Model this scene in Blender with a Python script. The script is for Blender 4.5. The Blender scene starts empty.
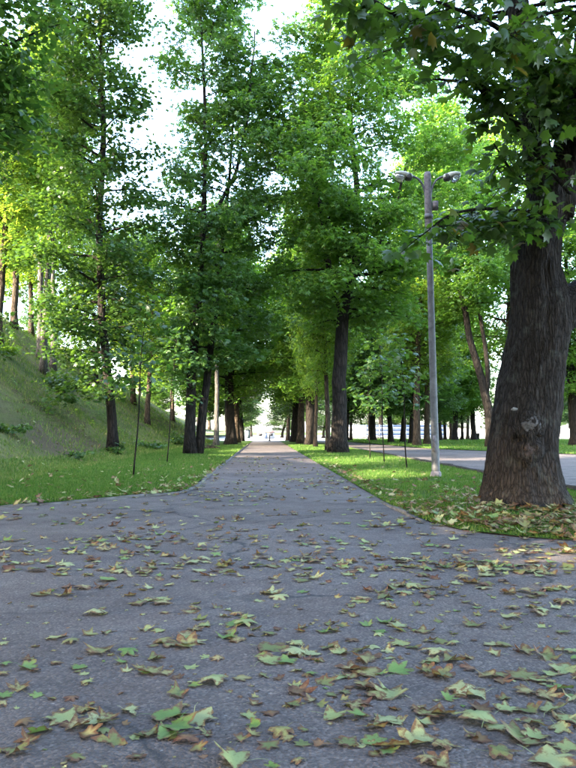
import bpy, math, random
import numpy as np
from mathutils import Vector, Matrix

R = math.radians
scene = bpy.context.scene
COL = scene.collection

# ------------------------------------------------------------------ camera
cam_data = bpy.data.cameras.new('camera')
cam_data.sensor_fit = 'VERTICAL'
cam_data.sensor_height = 36.0
cam_data.lens = 35.0
cam_data.clip_start = 0.05
cam_data.clip_end = 6000.0
cam = bpy.data.objects.new('camera', cam_data)
cam.location = (0.0, 0.0, 1.1)
cam.rotation_euler = (R(90 + 3.68), 0.0, R(-1.84))
COL.objects.link(cam)
scene.camera = cam

# ------------------------------------------------------------------ sky and sun
SUN_EL = 25.0
SUN_AZ = 239.0          # compass style: 0 = +Y (along the path), 90 = +X
world = bpy.data.worlds.new('World')
scene.world = world
world.use_nodes = True
wn = world.node_tree
wn.nodes.clear()
sky = wn.nodes.new('ShaderNodeTexSky')
sky.sky_type = 'NISHITA'
sky.sun_disc = False
sky.sun_elevation = R(SUN_EL)
sky.sun_rotation = R(SUN_AZ)
sky.altitude = 150
sky.air_density = 1.0
sky.dust_density = 3.0
sky.ozone_density = 1.0
bg = wn.nodes.new('ShaderNodeBackground')
bg.inputs['Strength'].default_value = 0.15
wo = wn.nodes.new('ShaderNodeOutputWorld')
wn.links.new(sky.outputs[0], bg.inputs[0])
wn.links.new(bg.outputs[0], wo.inputs[0])

sun_data = bpy.data.lights.new('sun', 'SUN')
sun_data.energy = 2.6
sun_data.angle = R(0.5)
sun_data.color = (1.0, 0.86, 0.64)
sun = bpy.data.objects.new('sun', sun_data)
to_sun = Vector((math.sin(R(SUN_AZ)) * math.cos(R(SUN_EL)), math.cos(R(SUN_AZ)) * math.cos(R(SUN_EL)), math.sin(R(SUN_EL))))
sun.rotation_euler = to_sun.to_track_quat('Z', 'Y').to_euler()
sun.location = (-60, -20, 60)
COL.objects.link(sun)

scene.view_settings.view_transform = 'Standard'
scene.view_settings.look = 'None'
scene.view_settings.exposure = 4.18
scene.view_settings.gamma = 1.0
scene.view_settings.use_curve_mapping = False
cy = scene.cycles
cy.max_bounces = 5
cy.diffuse_bounces = 3
cy.glossy_bounces = 2
cy.transmission_bounces = 4
cy.transparent_max_bounces = 6
cy.caustics_reflective = False
cy.caustics_refractive = False
cy.use_denoising = True
scene.render.film_transparent = False

# ------------------------------------------------------------------ small helpers
def hash3(ix, iy, iz):
    h = (ix.astype(np.int64) * 374761393 + iy.astype(np.int64) * 668265263 + iz.astype(np.int64) * 2147483647) & 0xffffffff
    h = ((h ^ (h >> 13)) * 1274126177) & 0xffffffff
    h = (h ^ (h >> 16)) & 0xffff
    return h / 32767.5 - 1.0

def vnoise(x, y, z):
    x, y, z = np.broadcast_arrays(np.asarray(x, float), np.asarray(y, float), np.asarray(z, float))
    ix, iy, iz = np.floor(x), np.floor(y), np.floor(z)
    fx, fy, fz = x - ix, y - iy, z - iz
    fx = fx * fx * (3 - 2 * fx); fy = fy * fy * (3 - 2 * fy); fz = fz * fz * (3 - 2 * fz)
    out = 0
    for dx in (0, 1):
        for dy in (0, 1):
            for dz in (0, 1):
                w = (fx if dx else 1 - fx) * (fy if dy else 1 - fy) * (fz if dz else 1 - fz)
                out = out + w * hash3(ix + dx, iy + dy, iz + dz)
    return out

def mesh_arrays(name, V, F, mat=None, smooth=False, attr=None):
    V = np.ascontiguousarray(V, dtype=np.float32)
    F = np.ascontiguousarray(F, dtype=np.int32)
    n, k = F.shape
    me = bpy.data.meshes.new(name)
    me.vertices.add(len(V)); me.vertices.foreach_set('co', V.ravel())
    me.loops.add(n * k); me.loops.foreach_set('vertex_index', F.ravel())
    me.polygons.add(n)
    me.polygons.foreach_set('loop_start', np.arange(0, n * k, k, dtype=np.int32))
    if smooth:
        me.polygons.foreach_set('use_smooth', np.ones(n, dtype=bool))
    if attr:
        for an, av in attr.items():
            a = me.attributes.new(an, 'FLOAT', 'POINT')
            a.data.foreach_set('value', np.ascontiguousarray(av, dtype=np.float32))
    me.update(calc_edges=True)
    if mat:
        me.materials.append(mat)
    return me

def obj(name, me, parent=None, loc=None):
    o = bpy.data.objects.new(name, me)
    COL.objects.link(o)
    if parent is not None:
        o.parent = parent
    if loc is not None:
        o.location = loc
    return o

def tag(o, label=None, cat=None, group=None, kind=None):
    if label: o['label'] = label
    if cat: o['category'] = cat
    if group: o['group'] = group
    if kind: o['kind'] = kind
    return o

def empty(name, loc=(0, 0, 0), rz=0.0):
    o = bpy.data.objects.new(name, None)
    o.empty_display_size = 0.2
    o.location = loc
    o.rotation_euler = (0, 0, rz)
    COL.objects.link(o)
    return o

class Geo:
    """collects triangles"""
    def __init__(self):
        self.V = []; self.F = []; self.n = 0; self.A = []
    def add(self, v, f, a=None):
        v = np.asarray(v, float); f = np.asarray(f, int)
        self.V.append(v); self.F.append(f + self.n); self.n += len(v)
        self.A.append(np.zeros(len(v)) if a is None else np.asarray(a, float))
    def tube(self, pts, rad, sides=6, cap=True):
        pts = np.asarray(pts, float); rad = np.asarray(rad, float)
        n = len(pts)
        t = np.gradient(pts, axis=0)
        t /= np.linalg.norm(t, axis=1)[:, None] + 1e-9
        m = pts[-1] - pts[0]; m = m / (np.linalg.norm(m) + 1e-9)
        ref = np.array([1.0, 0, 0]) if abs(m[2]) > 0.75 else np.array([0, 0, 1.0])
        u = np.cross(t, ref); u /= np.linalg.norm(u, axis=1)[:, None] + 1e-9
        w = np.cross(t, u)
        a = np.linspace(0, 2 * math.pi, sides, endpoint=False)
        ring = pts[:, None, :] + rad[:, None, None] * (np.cos(a)[None, :, None] * u[:, None, :] + np.sin(a)[None, :, None] * w[:, None, :])
        V = ring.reshape(-1, 3)
        i = np.arange(n - 1)[:, None]; j = np.arange(sides)[None, :]
        a0 = (i * sides + j).ravel(); b0 = (i * sides + (j + 1) % sides).ravel()
        c0 = b0 + sides; d0 = a0 + sides
        F = np.concatenate([np.stack([a0, c0, b0], 1), np.stack([a0, d0, c0], 1)])
        if cap:
            V = np.vstack([V, pts[:1], pts[-1:]])
            k = np.arange(sides); q = n * sides
            F = np.concatenate([F, np.stack([np.full(sides, q), k, (k + 1) % sides], 1),
                                np.stack([np.full(sides, q + 1), (n - 1) * sides + (k + 1) % sides, (n - 1) * sides + k], 1)])
        self.add(V, F)
    def box(self, x0, x1, y0, y1, z0, z1):
        v = [(x, y, z) for z in (z0, z1) for y in (y0, y1) for x in (x0, x1)]
        q = [(0, 2, 3, 1), (4, 5, 7, 6), (0, 1, 5, 4), (2, 6, 7, 3), (0, 4, 6, 2), (1, 3, 7, 5)]
        f = []
        for a, b, c, d in q: f += [(a, b, c), (a, c, d)]
        self.add(v, f)
    def mesh(self, name, mat=None, smooth=False, attr=None):
        at = {attr: np.concatenate(self.A)} if attr else None
        return mesh_arrays(name, np.concatenate(self.V), np.concatenate(self.F), mat, smooth, at)

# ------------------------------------------------------------------ materials
class N:
    def __init__(self, name):
        self.m = bpy.data.materials.new(name)
        self.m.use_nodes = True
        self.t = self.m.node_tree
        self.t.nodes.clear()
        self.out = self.t.nodes.new('ShaderNodeOutputMaterial')
    def n(self, kind, **kw):
        nd = self.t.nodes.new('ShaderNode' + kind)
        for k, v in kw.items():
            if k.startswith('_'):
                setattr(nd, k[1:], v)
            else:
                key = k.replace('__', ' ')
                s = nd.inputs[int(key[1:])] if key[0] == 'i' and key[1:].isdigit() else nd.inputs[key]
                if isinstance(v, bpy.types.NodeSocket): self.t.links.new(v, s)
                else: s.default_value = v
        return nd
    def link(self, a, b): self.t.links.new(a, b)
    def ramp(self, fac, stops, interp='LINEAR'):
        r = self.t.nodes.new('ShaderNodeValToRGB')
        r.color_ramp.interpolation = interp
        e = r.color_ramp.elements
        while len(e) < len(stops): e.new(0.5)
        for el, (p, c) in zip(e, stops):
            el.position = p
            el.color = (*c, 1.0) if len(c) == 3 else c
        self.link(fac, r.inputs[0])
        return r.outputs[0]
    def mix(self, fac, a, b, mode='MIX'):
        m = self.t.nodes.new('ShaderNodeMix'); m.data_type = 'RGBA'; m.blend_type = mode
        for s, v in ((m.inputs[0], fac), (m.inputs[6], a), (m.inputs[7], b)):
            if isinstance(v, bpy.types.NodeSocket): self.link(v, s)
            elif isinstance(v, (int, float)): s.default_value = v
            else: s.default_value = (*v, 1.0)
        return m.outputs[2]
    def math(self, op, a, b=0.0):
        m = self.t.nodes.new('ShaderNodeMath'); m.operation = op
        for s, v in ((m.inputs[0], a), (m.inputs[1], b)):
            if isinstance(v, bpy.types.NodeSocket): self.link(v, s)
            else: s.default_value = v
        return m.outputs[0]
    def noise(self, vec, scale, detail=4, rough=0.55):
        return self.n('TexNoise', Vector=vec, Scale=scale, Detail=detail, Roughness=rough).outputs[0]
    def coords(self, scale=(1, 1, 1), which='Object'):
        tc = self.n('TexCoord')
        mp = self.n('Mapping', Vector=tc.outputs[which], Scale=scale)
        return mp.outputs[0]
    def surface(self, color, rough=0.8, bump=None, strength=0.5, dist=0.02, spec=0.3, metallic=0.0):
        p = self.n('BsdfPrincipled')
        for s, v in ((p.inputs['Base Color'], color), (p.inputs['Roughness'], rough)):
            if isinstance(v, bpy.types.NodeSocket): self.link(v, s)
            elif isinstance(v, (int, float)): s.default_value = v
            else: s.default_value = (*v, 1.0)
        p.inputs['Specular IOR Level'].default_value = spec
        p.inputs['Metallic'].default_value = metallic
        if bump is not None:
            b = self.n('Bump', Height=bump, Strength=strength, Distance=dist)
            self.link(b.outputs[0], p.inputs['Normal'])
        self.link(p.outputs[0], self.out.inputs[0])
        return self.m

def mat_asphalt():
    m = N('asphalt')
    v = m.coords()
    big = m.noise(v, 0.22, 5, 0.6)
    mid = m.noise(v, 1.7, 5, 0.65)
    fine = m.noise(v, 60, 3, 0.7)
    grit = m.n('TexVoronoi', Vector=v, Scale=78.0)
    grit2 = m.n('TexVoronoi', Vector=v, Scale=34.0)
    base = m.ramp(big, [(0.30, (0.066, 0.055, 0.053)), (0.50, (0.106, 0.089, 0.085)), (0.70, (0.140, 0.119, 0.112))])
    base = m.mix(m.ramp(mid, [(0.35, (0, 0, 0)), (0.7, (1, 1, 1))]), base, m.mix(1.0, base, (0.72, 0.71, 0.72), 'MULTIPLY'))
    stone = m.ramp(grit.outputs['Color'], [(0.0, (0.45, 0.44, 0.46)), (0.6, (1.0, 0.99, 1.0)), (1.0, (2.1, 2.05, 2.0))])
    base = m.mix(0.75, base, m.mix(1.0, base, stone, 'MULTIPLY'))
    # the odd pale chipping
    sel = m.math('GREATER_THAN', m.n('SeparateColor', Color=grit2.outputs['Color']).outputs[0], 0.975)
    near = m.math('LESS_THAN', grit2.outputs['Distance'], 0.28)
    base = m.mix(m.math('MULTIPLY', m.math('MULTIPLY', sel, near), 0.7), base, (0.22, 0.205, 0.20))
    # hairline cracks
    wv = m.n('VectorMath', _operation='ADD')
    m.link(v, wv.inputs[0])
    nz = m.n('TexNoise', Vector=v, Scale=2.4, Detail=4.0)
    sc = m.n('VectorMath', _operation='SCALE', Scale=0.5)
    m.link(nz.outputs['Color'], sc.inputs[0]); m.link(sc.outputs[0], wv.inputs[1])
    crack = m.n('TexVoronoi', _feature='DISTANCE_TO_EDGE', Vector=wv.outputs[0], Scale=0.33)
    cmask = m.ramp(crack.outputs[0], [(0.0, (1, 1, 1)), (0.005, (0.6, 0.6, 0.6)), (0.011, (0, 0, 0))])
    broken = m.ramp(m.noise(v, 0.5, 2), [(0.42, (0, 0, 0)), (0.52, (1, 1, 1))])
    cm = m.mix(1.0, cmask, broken, 'MULTIPLY')
    base = m.mix(cm, base, (0.022, 0.021, 0.024))
    h = m.math('ADD', m.math('MULTIPLY', fine, 0.35), m.math('MULTIPLY', grit.outputs['Distance'], -0.8))
    h = m.math('ADD', h, m.math('MULTIPLY', mid, 0.6))
    return m.surface(base, m.ramp(mid, [(0.3, (0.62,) * 3), (0.7, (0.86,) * 3)]), h, 0.8, 0.010, 0.3)

def mat_lawn(name, dry):
    m = N(name)
    v = m.coords()
    a = m.noise(v, 0.35, 5, 0.6); b = m.noise(v, 3.0, 4, 0.6); c = m.noise(v, 30, 3, 0.7)
    if dry:
        col = m.ramp(a, [(0.32, (0.068, 0.104, 0.026)), (0.46, (0.112, 0.136, 0.042)), (0.60, (0.150, 0.138, 0.066)), (0.70, (0.100, 0.076, 0.054))])
    else:
        col = m.ramp(a, [(0.3, (0.034, 0.085, 0.012)), (0.55, (0.050, 0.115, 0.016)), (0.78, (0.070, 0.100, 0.030))])
    col = m.mix(m.ramp(b, [(0.4, (0, 0, 0)), (0.75, (0.8, 0.8, 0.8))]), col, (0.060, 0.052, 0.030))
    if dry:   # trodden bare earth along the foot of the bank
        mp = m.n('Mapping', Vector=m.n('TexCoord').outputs['Object'], Location=(7.6, -29.0, 0), Scale=(1, 1, 0))
        mp2 = m.n('Mapping', Vector=mp.outputs[0], Scale=(0.62, 0.17, 0))
        dd = m.n('VectorMath', _operation='LENGTH'); m.link(mp2.outputs[0], dd.inputs[0])
        dn = m.math('ADD', dd.outputs['Value'], m.math('MULTIPLY', m.math('SUBTRACT', b, 0.5), 1.6))
        col = m.mix(m.ramp(dn, [(0.45, (0.85,) * 3), (1.0, (0, 0, 0))]), col, (0.085, 0.062, 0.047))
    col = m.mix(0.6, col, m.mix(1.0, col, m.ramp(c, [(0.3, (0.45,) * 3), (0.7, (1.5,) * 3)]), 'MULTIPLY'))
    h = m.math('ADD', m.math('MULTIPLY', c, 1.0), m.math('MULTIPLY', b, 1.2))
    return m.surface(col, 0.95, h, 0.9, 0.05, 0.1)

def mat_leaf(name, dark, light, trans, tfac=0.42, gloss=0.35):
    m = N(name)
    g = m.n('NewGeometry')
    rnd = g.outputs['Random Per Island']
    col = m.ramp(rnd, [(0.0, dark), (0.6, light), (0.93, tuple(c * 1.15 for c in light)), (1.0, (light[0] * 2.2, light[1] * 1.15, light[2]))])
    v = m.coords()
    patch = m.noise(v, 0.5, 2)
    col = m.mix(m.ramp(patch, [(0.35, (0.5,) * 3), (0.7, (0, 0, 0))]), col, m.mix(1.0, col, (0.62, 0.72, 0.80), 'MULTIPLY'))
    p = m.n('BsdfPrincipled', Roughness=0.36)
    p.inputs['Specular IOR Level'].default_value = gloss
    m.link(col, p.inputs['Base Color'])
    tr = m.n('BsdfTranslucent')
    tcol = m.mix(rnd, trans, (trans[0] * 1.5, trans[1] * 1.15, trans[2]))
    m.link(tcol, tr.inputs[0])
    mx = m.n('MixShader')
    mx.inputs[0].default_value = tfac
    m.link(p.outputs[0], mx.inputs[1]); m.link(tr.outputs[0], mx.inputs[2])
    m.link(mx.outputs[0], m.out.inputs[0])
    return m.m

def mat_bark(name, dark, light, scale=1.0, strength=1.0, dist=0.05, lichen=0.0, zs=1.7, fdark=0.34):
    m = N(name)
    v = m.coords((9 * scale, 9 * scale, zs * scale))
    vo = m.coords()
    nz = m.n('TexNoise', Vector=v, Scale=1.2, Detail=5.0, Roughness=0.6)
    warp = m.n('VectorMath', _operation='ADD'); sc = m.n('VectorMath', _operation='SCALE', Scale=0.9)
    m.link(nz.outputs['Color'], sc.inputs[0]); m.link(v, warp.inputs[0]); m.link(sc.outputs[0], warp.inputs[1])
    vor = m.n('TexVoronoi', _feature='DISTANCE_TO_EDGE', Vector=warp.outputs[0], Scale=1.25)
    fur = m.ramp(vor.outputs[0], [(0.0, (0, 0, 0)), (0.10, (0.45,) * 3), (0.35, (1, 1, 1))])
    fine = m.noise(v, 5.0, 5, 0.7)
    blot = m.noise(vo, 1.3, 4, 0.6)
    col = m.ramp(fine, [(0.25, dark), (0.75, light)])
    col = m.mix(m.ramp(blot, [(0.35, (0.55,) * 3), (0.65, (0, 0, 0))]), col, m.mix(1.0, col, (0.6, 0.6, 0.62), 'MULTIPLY'))
    col = m.mix(fur, m.mix(1.0, col, (fdark, fdark, fdark), 'MULTIPLY'), col)
    if lichen:
        lm = m.ramp(m.noise(vo, 2.6, 5, 0.7), [(0.55, (0, 0, 0)), (0.72, (lichen,) * 3)])
        col = m.mix(lm, col, (0.16, 0.17, 0.15))
    h = m.math('ADD', fur, m.math('MULTIPLY', fine, 0.45))
    return m.surface(col, 0.92, h, strength, dist, 0.15)

def mat_plain(name, col, rough=0.6, var=0.25, scale=6.0, metallic=0.0, bump=0.15, spec=0.4):
    m = N(name)
    v = m.coords()
    nz = m.noise(v, scale, 5, 0.65)
    c = m.mix(m.ramp(nz, [(0.3, (0, 0, 0)), (0.7, (1, 1, 1))]), tuple(k * (1 - var) for k in col), tuple(min(1, k * (1 + var)) for k in col))
    return m.surface(c, rough, m.noise(v, scale * 8, 3), bump, 0.01, spec, metallic)

def mat_fallen(name, mid, edge, veincol, edge_lo=0.45, edge_hi=0.95):
    m = N(name)
    at = m.n('Attribute', _attribute_name='rim')
    oi = m.n('ObjectInfo')
    geo = m.n('NewGeometry')
    v = m.coords(which='Object')
    off = m.n('VectorMath', _operation='ADD')
    sc = m.n('VectorMath', _operation='SCALE', Scale=37.0)
    comb = m.n('CombineXYZ', X=oi.outputs['Random'], Y=geo.outputs['Random Per Island'], Z=oi.outputs['Random'])
    m.link(comb.outputs[0], sc.inputs[0]); m.link(v, off.inputs[0]); m.link(sc.outputs[0], off.inputs[1])
    nz = m.noise(off.outputs[0], 5.5, 4, 0.6)
    blot = m.noise(off.outputs[0], 16, 3, 0.6)
    rim = m.math('ADD', at.outputs['Fac'], m.math('MULTIPLY', m.math('SUBTRACT', nz, 0.5), 2.0))
    f = m.ramp(rim, [(edge_lo, (0, 0, 0)), (edge_hi, (1, 1, 1))])
    r1 = m.math('FRACT', m.math('ADD', m.math('MULTIPLY', oi.outputs['Random'], 7.3), geo.outputs['Random Per Island']))
    cm = m.mix(r1, mid, tuple(c * k for c, k in zip(mid, (0.72, 0.82, 0.62))))
    ce = m.mix(nz, edge, tuple(c * 0.5 for c in edge))
    col = m.mix(f, cm, ce)
    col = m.mix(m.ramp(blot, [(0.55, (0, 0, 0)), (0.75, (0.6,) * 3)]), col, m.mix(1.0, col, (0.65, 0.6, 0.5), 'MULTIPLY'))
    p = m.n('BsdfPrincipled', Roughness=0.6)
    p.inputs['Specular IOR Level'].default_value = 0.25
    m.link(col, p.inputs['Base Color'])
    b = m.n('Bump', Height=nz, Strength=0.5, Distance=0.006)
    m.link(b.outputs[0], p.inputs['Normal'])
    tr = m.n('BsdfTranslucent'); m.link(col, tr.inputs[0])
    mx = m.n('MixShader'); mx.inputs[0].default_value = 0.2
    m.link(p.outputs[0], mx.inputs[1]); m.link(tr.outputs[0], mx.inputs[2])
    m.link(mx.outputs[0], m.out.inputs[0])
    return m.m

M = {}
M['asphalt'] = mat_asphalt()
M['lawn'] = mat_lawn('lawn_soil', False)
M['hill'] = mat_lawn('hill_soil', True)
M['maple'] = mat_leaf('maple_leaf', (0.024, 0.055, 0.016), (0.048, 0.100, 0.022), (0.09, 0.21, 0.022), 0.38, 0.5)
M['chestnut_shaded'] = mat_leaf('chestnut_leaf_shaded', (0.028, 0.068, 0.022), (0.060, 0.122, 0.032), (0.12, 0.29, 0.025), 0.42, 0.5)  # darker copy of the chestnut leaf, shade put into the colour
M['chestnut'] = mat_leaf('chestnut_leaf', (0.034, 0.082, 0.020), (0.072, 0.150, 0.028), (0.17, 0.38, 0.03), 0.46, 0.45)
M['linden'] = mat_leaf('linden_leaf', (0.045, 0.105, 0.020), (0.085, 0.165, 0.028), (0.21, 0.38, 0.035), 0.5)
M['near_maple'] = mat_leaf('near_maple_leaf', (0.030, 0.064, 0.020), (0.062, 0.115, 0.030), (0.12, 0.27, 0.02), 0.40, 0.5)
M['rusty_maple'] = mat_leaf('rusty_maple_leaf', (0.070, 0.075, 0.020), (0.110, 0.085, 0.028), (0.24, 0.22, 0.02), 0.40, 0.3)
M['bark'] = mat_bark('bark_dark', (0.018, 0.015, 0.013), (0.058, 0.047, 0.039), 0.8)
M['bark_brown'] = mat_bark('bark_brown', (0.050, 0.036, 0.026), (0.150, 0.115, 0.085), 0.8)
M['bark_pale'] = mat_bark('bark_pale', (0.090, 0.082, 0.075), (0.210, 0.195, 0.180), 0.8, 0.6)
M['bark_big'] = mat_bark('bark_furrowed', (0.032, 0.026, 0.023), (0.115, 0.094, 0.082), 2.3, 1.0, 0.045, 0.45, 1.5, 0.38)
M['wood'] = mat_plain('weathered_wood', (0.085, 0.080, 0.080), 0.85, 0.75, 16.0, 0.0, 0.8, 0.15)
M['wood_red'] = mat_plain('healed_wood', (0.052, 0.040, 0.037), 0.85, 0.6, 16.0, 0.0, 0.8, 0.15)
M['scar'] = mat_plain('bare_wood', (0.22, 0.215, 0.21), 0.8, 0.25, 30.0)
M['kerb'] = mat_plain('kerb_concrete', (0.125, 0.118, 0.114), 0.9, 0.6, 5.0, 0.0, 0.6, 0.15)
M['kerb_dark'] = mat_plain('kerb_dark_concrete', (0.045, 0.044, 0.040), 0.95, 0.5, 7.0, 0.0, 0.6, 0.1)  # darker concrete tone for the right kerb
M['paving'] = mat_plain('pale_paving', (0.19, 0.185, 0.18), 0.85, 0.15, 0.4)
M['pole'] = mat_plain('galvanised_pole', (0.115, 0.115, 0.125), 0.6, 0.4, 7.0, 0.25)
M['pole_dark'] = mat_plain('rusted_sleeve', (0.16, 0.14, 0.15), 0.7, 0.45, 14.0, 0.1)
M['lamp_white'] = mat_plain('lamp_housing', (0.56, 0.54, 0.48), 0.5, 0.2, 16.0)
M['lamp_dark'] = mat_plain('lamp_gear', (0.07, 0.065, 0.065), 0.6, 0.3, 12.0)
def mat_glass():
    m = N('lamp_bowl')
    p = m.n('BsdfPrincipled', Roughness=0.18)
    p.inputs['Base Color'].default_value = (0.62, 0.62, 0.62, 1)
    p.inputs['Transmission Weight'].default_value = 0.65
    m.link(p.outputs[0], m.out.inputs[0])
    return m.m
M['glass'] = mat_glass()
M['pale_blue'] = mat_plain('pale_blue_paint', (0.42, 0.52, 0.72), 0.5, 0.06, 2.0)
M['white'] = mat_plain('white_paint', (0.40, 0.41, 0.43), 0.6, 0.05, 2.0)
M['blue_grey'] = mat_plain('blue_grey_paint', (0.11, 0.15, 0.25), 0.6, 0.08, 2.0)
M['tile_red'] = mat_plain('red_roof', (0.42, 0.22, 0.18), 0.8, 0.15, 2.0)
M['dark_metal'] = mat_plain('dark_metal', (0.03, 0.03, 0.032), 0.5, 0.3, 9.0, 0.4)
FM = {
    'p': mat_fallen('fallen_pale_green', (0.33, 0.35, 0.175), (0.21, 0.125, 0.06), None, 0.58, 0.92),
    'g': mat_fallen('fallen_green', (0.16, 0.24, 0.075), (0.18, 0.11, 0.06), None, 0.68, 1.05),
    'o': mat_fallen('fallen_olive', (0.185, 0.195, 0.080), (0.17, 0.085, 0.048), None, 0.48, 0.88),
    'b': mat_fallen('fallen_brown_edged', (0.32, 0.285, 0.13), (0.175, 0.088, 0.045), None, 0.30, 0.85),
    'r': mat_fallen('fallen_rust', (0.22, 0.125, 0.07), (0.12, 0.052, 0.034), None, 0.25, 0.9),
}
def mat_grass(name, a, b, c):
    m = N(name)
    g = m.n('NewGeometry')
    col = m.ramp(g.outputs['Random Per Island'], [(0.0, a), (0.7, b), (1.0, c)])
    p = m.n('BsdfPrincipled', Roughness=0.6); p.inputs['Specular IOR Level'].default_value = 0.2
    m.link(col, p.inputs['Base Color'])
    tr = m.n('BsdfTranslucent'); m.link(m.mix(1.0, col, (1.6, 1.8, 0.9), 'MULTIPLY'), tr.inputs[0])
    mx = m.n('MixShader'); mx.inputs[0].default_value = 0.35
    m.link(p.outputs[0], mx.inputs[1]); m.link(tr.outputs[0], mx.inputs[2]); m.link(mx.outputs[0], m.out.inputs[0])
    return m.m
M['grass'] = mat_grass('grass_blade', (0.040, 0.090, 0.014), (0.072, 0.145, 0.022), (0.150, 0.170, 0.060))
M['grass_dry'] = mat_grass('dry_grass_blade', (0.066, 0.116, 0.024), (0.120, 0.165, 0.042), (0.225, 0.205, 0.090))

# ------------------------------------------------------------------ terrain
rng = np.random.default_rng(7)
random.seed(7)

def hill_z(X, Y):
    X = np.asarray(X, float); Y = np.asarray(Y, float)
    toe = 6.0 + 0.5 * vnoise(Y * 0.11, 3.3, 0.5)
    s = np.maximum(0.0, -X - toe)
    run = np.interp(Y, [-40, 5, 14, 21, 30, 38, 55, 75, 95, 130], [26, 27, 23, 15, 15, 18, 16, 13, 7, 3])  # crest lowered out of view, shaped so low sun reaches the path
    k = 1.4
    sm = -k * np.log(np.exp(-s / k) + np.exp(-run / k)) + k * np.log(1 + np.exp(-run / k))
    z = 0.76 * (sm - 0.9 * (1 - np.exp(-sm / 0.9)))
    w = np.clip(s / 3, 0, 1)
    z = z + w * (0.22 * vnoise(X * 0.35, Y * 0.35, 1.5) + 0.08 * vnoise(X * 1.1, Y * 1.1, 7.5))
    return z + 0.035 + 0.018 * vnoise(X * 1.3, Y * 1.3, 4.2)

def zat(x, y): return float(hill_z(x, y))

LFX = [-120, -10, -8.6, -5.5, -3.83, -2.9, -2.1, -1.65, -1.40]
LFY = [-60, -45, 8.3, 10.3, 11.06, 11.9, 12.85, 13.4, 14.0]
def left_front(X): return np.interp(X, LFX, LFY)
RFX = [1.90, 2.0, 2.25, 2.7, 3.2, 4.4, 5.1, 5.75]
RFY = [10.4, 9.2, 8.3, 7.8, 7.56, 7.45, 7.9, 9.0]
def right_front(X): return np.interp(X, RFX, RFY)
def far_edge(Y): return np.interp(Y, [20, 28, 36, 48, 82, 100], [26, 19.5, 15.2, 10.9, 9.3, 9.0])

def grid_faces(n, m):
    i = np.arange(n - 1)[:, None]; j = np.arange(m - 1)[None, :]
    a = (i * m + j).ravel()
    return np.stack([a, a + m, a + m + 1, a + 1], 1)

def sheet(name, X, Y, Z, mat, keep=None, flip=False):
    n, m = X.shape
    F = grid_faces(n, m)
    if flip: F = F[:, ::-1]
    V = np.stack([X, Y, Z], -1).reshape(-1, 3)
    if keep is not None:
        F = F[keep(V[F].mean(1))]
    me = mesh_arrays(name, V, F, mat, True)
    return tag(obj(name, me), kind='structure')

def rect(name, x0, x1, y0, y1, z, mat, nx=2, ny=2, wob=0.0):
    X, Y = np.meshgrid(np.linspace(x0, x1, nx), np.linspace(y0, y1, ny))
    Z = np.full_like(X, z)
    if wob: Z = Z + wob * vnoise(X * 0.4, Y * 0.4, 2.2)
    return sheet(name, X, Y, Z, mat, flip=True)

rect('ground', -2500, 2500, -2500, 2500, -0.10, M['lawn'])
rect('path', -40, 60, -40, 92, 0.0, M['asphalt'], 160, 220, 0.006)
rect('plaza', -60, 160, 92, 260, -0.012, M['paving'])

s_ = np.concatenate([np.linspace(0, 8, 41), np.linspace(8.6, 40, 50), np.linspace(42, 110, 14)])
t_ = np.concatenate([np.linspace(0, 60, 150), np.linspace(61, 160, 90), np.linspace(166, 340, 14)])
T, S = np.meshgrid(t_, s_, indexing='ij')
X = -1.40 - S
Y = left_front(X) + T
sheet('hillside', X, Y, hill_z(X, Y), M['hill'], keep=lambda c: (c[:, 0] < -5.6) & ~((c[:, 1] > 96) & (c[:, 0] > -9)))
sheet('lawn', X, Y, hill_z(X, Y), M['lawn'], keep=lambda c: (c[:, 0] >= -5.6) & (c[:, 1] < 92))
u_ = np.linspace(1.90, 5.75, 26)
T, X = np.meshgrid(np.concatenate([np.linspace(0, 20, 60), np.linspace(21, 82, 40)]), u_, indexing='ij')
Y = right_front(X) + T
def island_z(X, Y):
    X = np.asarray(X, float); Y = np.asarray(Y, float)
    edge = np.clip(np.minimum(np.minimum(X - 1.9, 5.75 - X), Y - right_front(X)) / 0.5, 0, 1)
    mound = 0.10 * np.exp(-(((X - 3.6) / 1.3) ** 2 + ((Y - 10.3) / 1.5) ** 2))
    return 0.012 + 0.03 * edge + mound * edge + 0.015 * vnoise(X * 1.3, Y * 1.3, 9.2)
sheet('lawn_between_paths', X, Y, island_z(X, Y), M['lawn'], flip=True)
T, S = np.meshgrid(np.linspace(22, 114, 70), np.concatenate([np.linspace(0, 20, 30), np.linspace(22, 80, 20)]), indexing='ij')
sheet('lawn_far', far_edge(T) + S, T, 0.04 + 0.03 * vnoise(S * 0.2, T * 0.2, 1.0), M['lawn'], flip=True)

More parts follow.
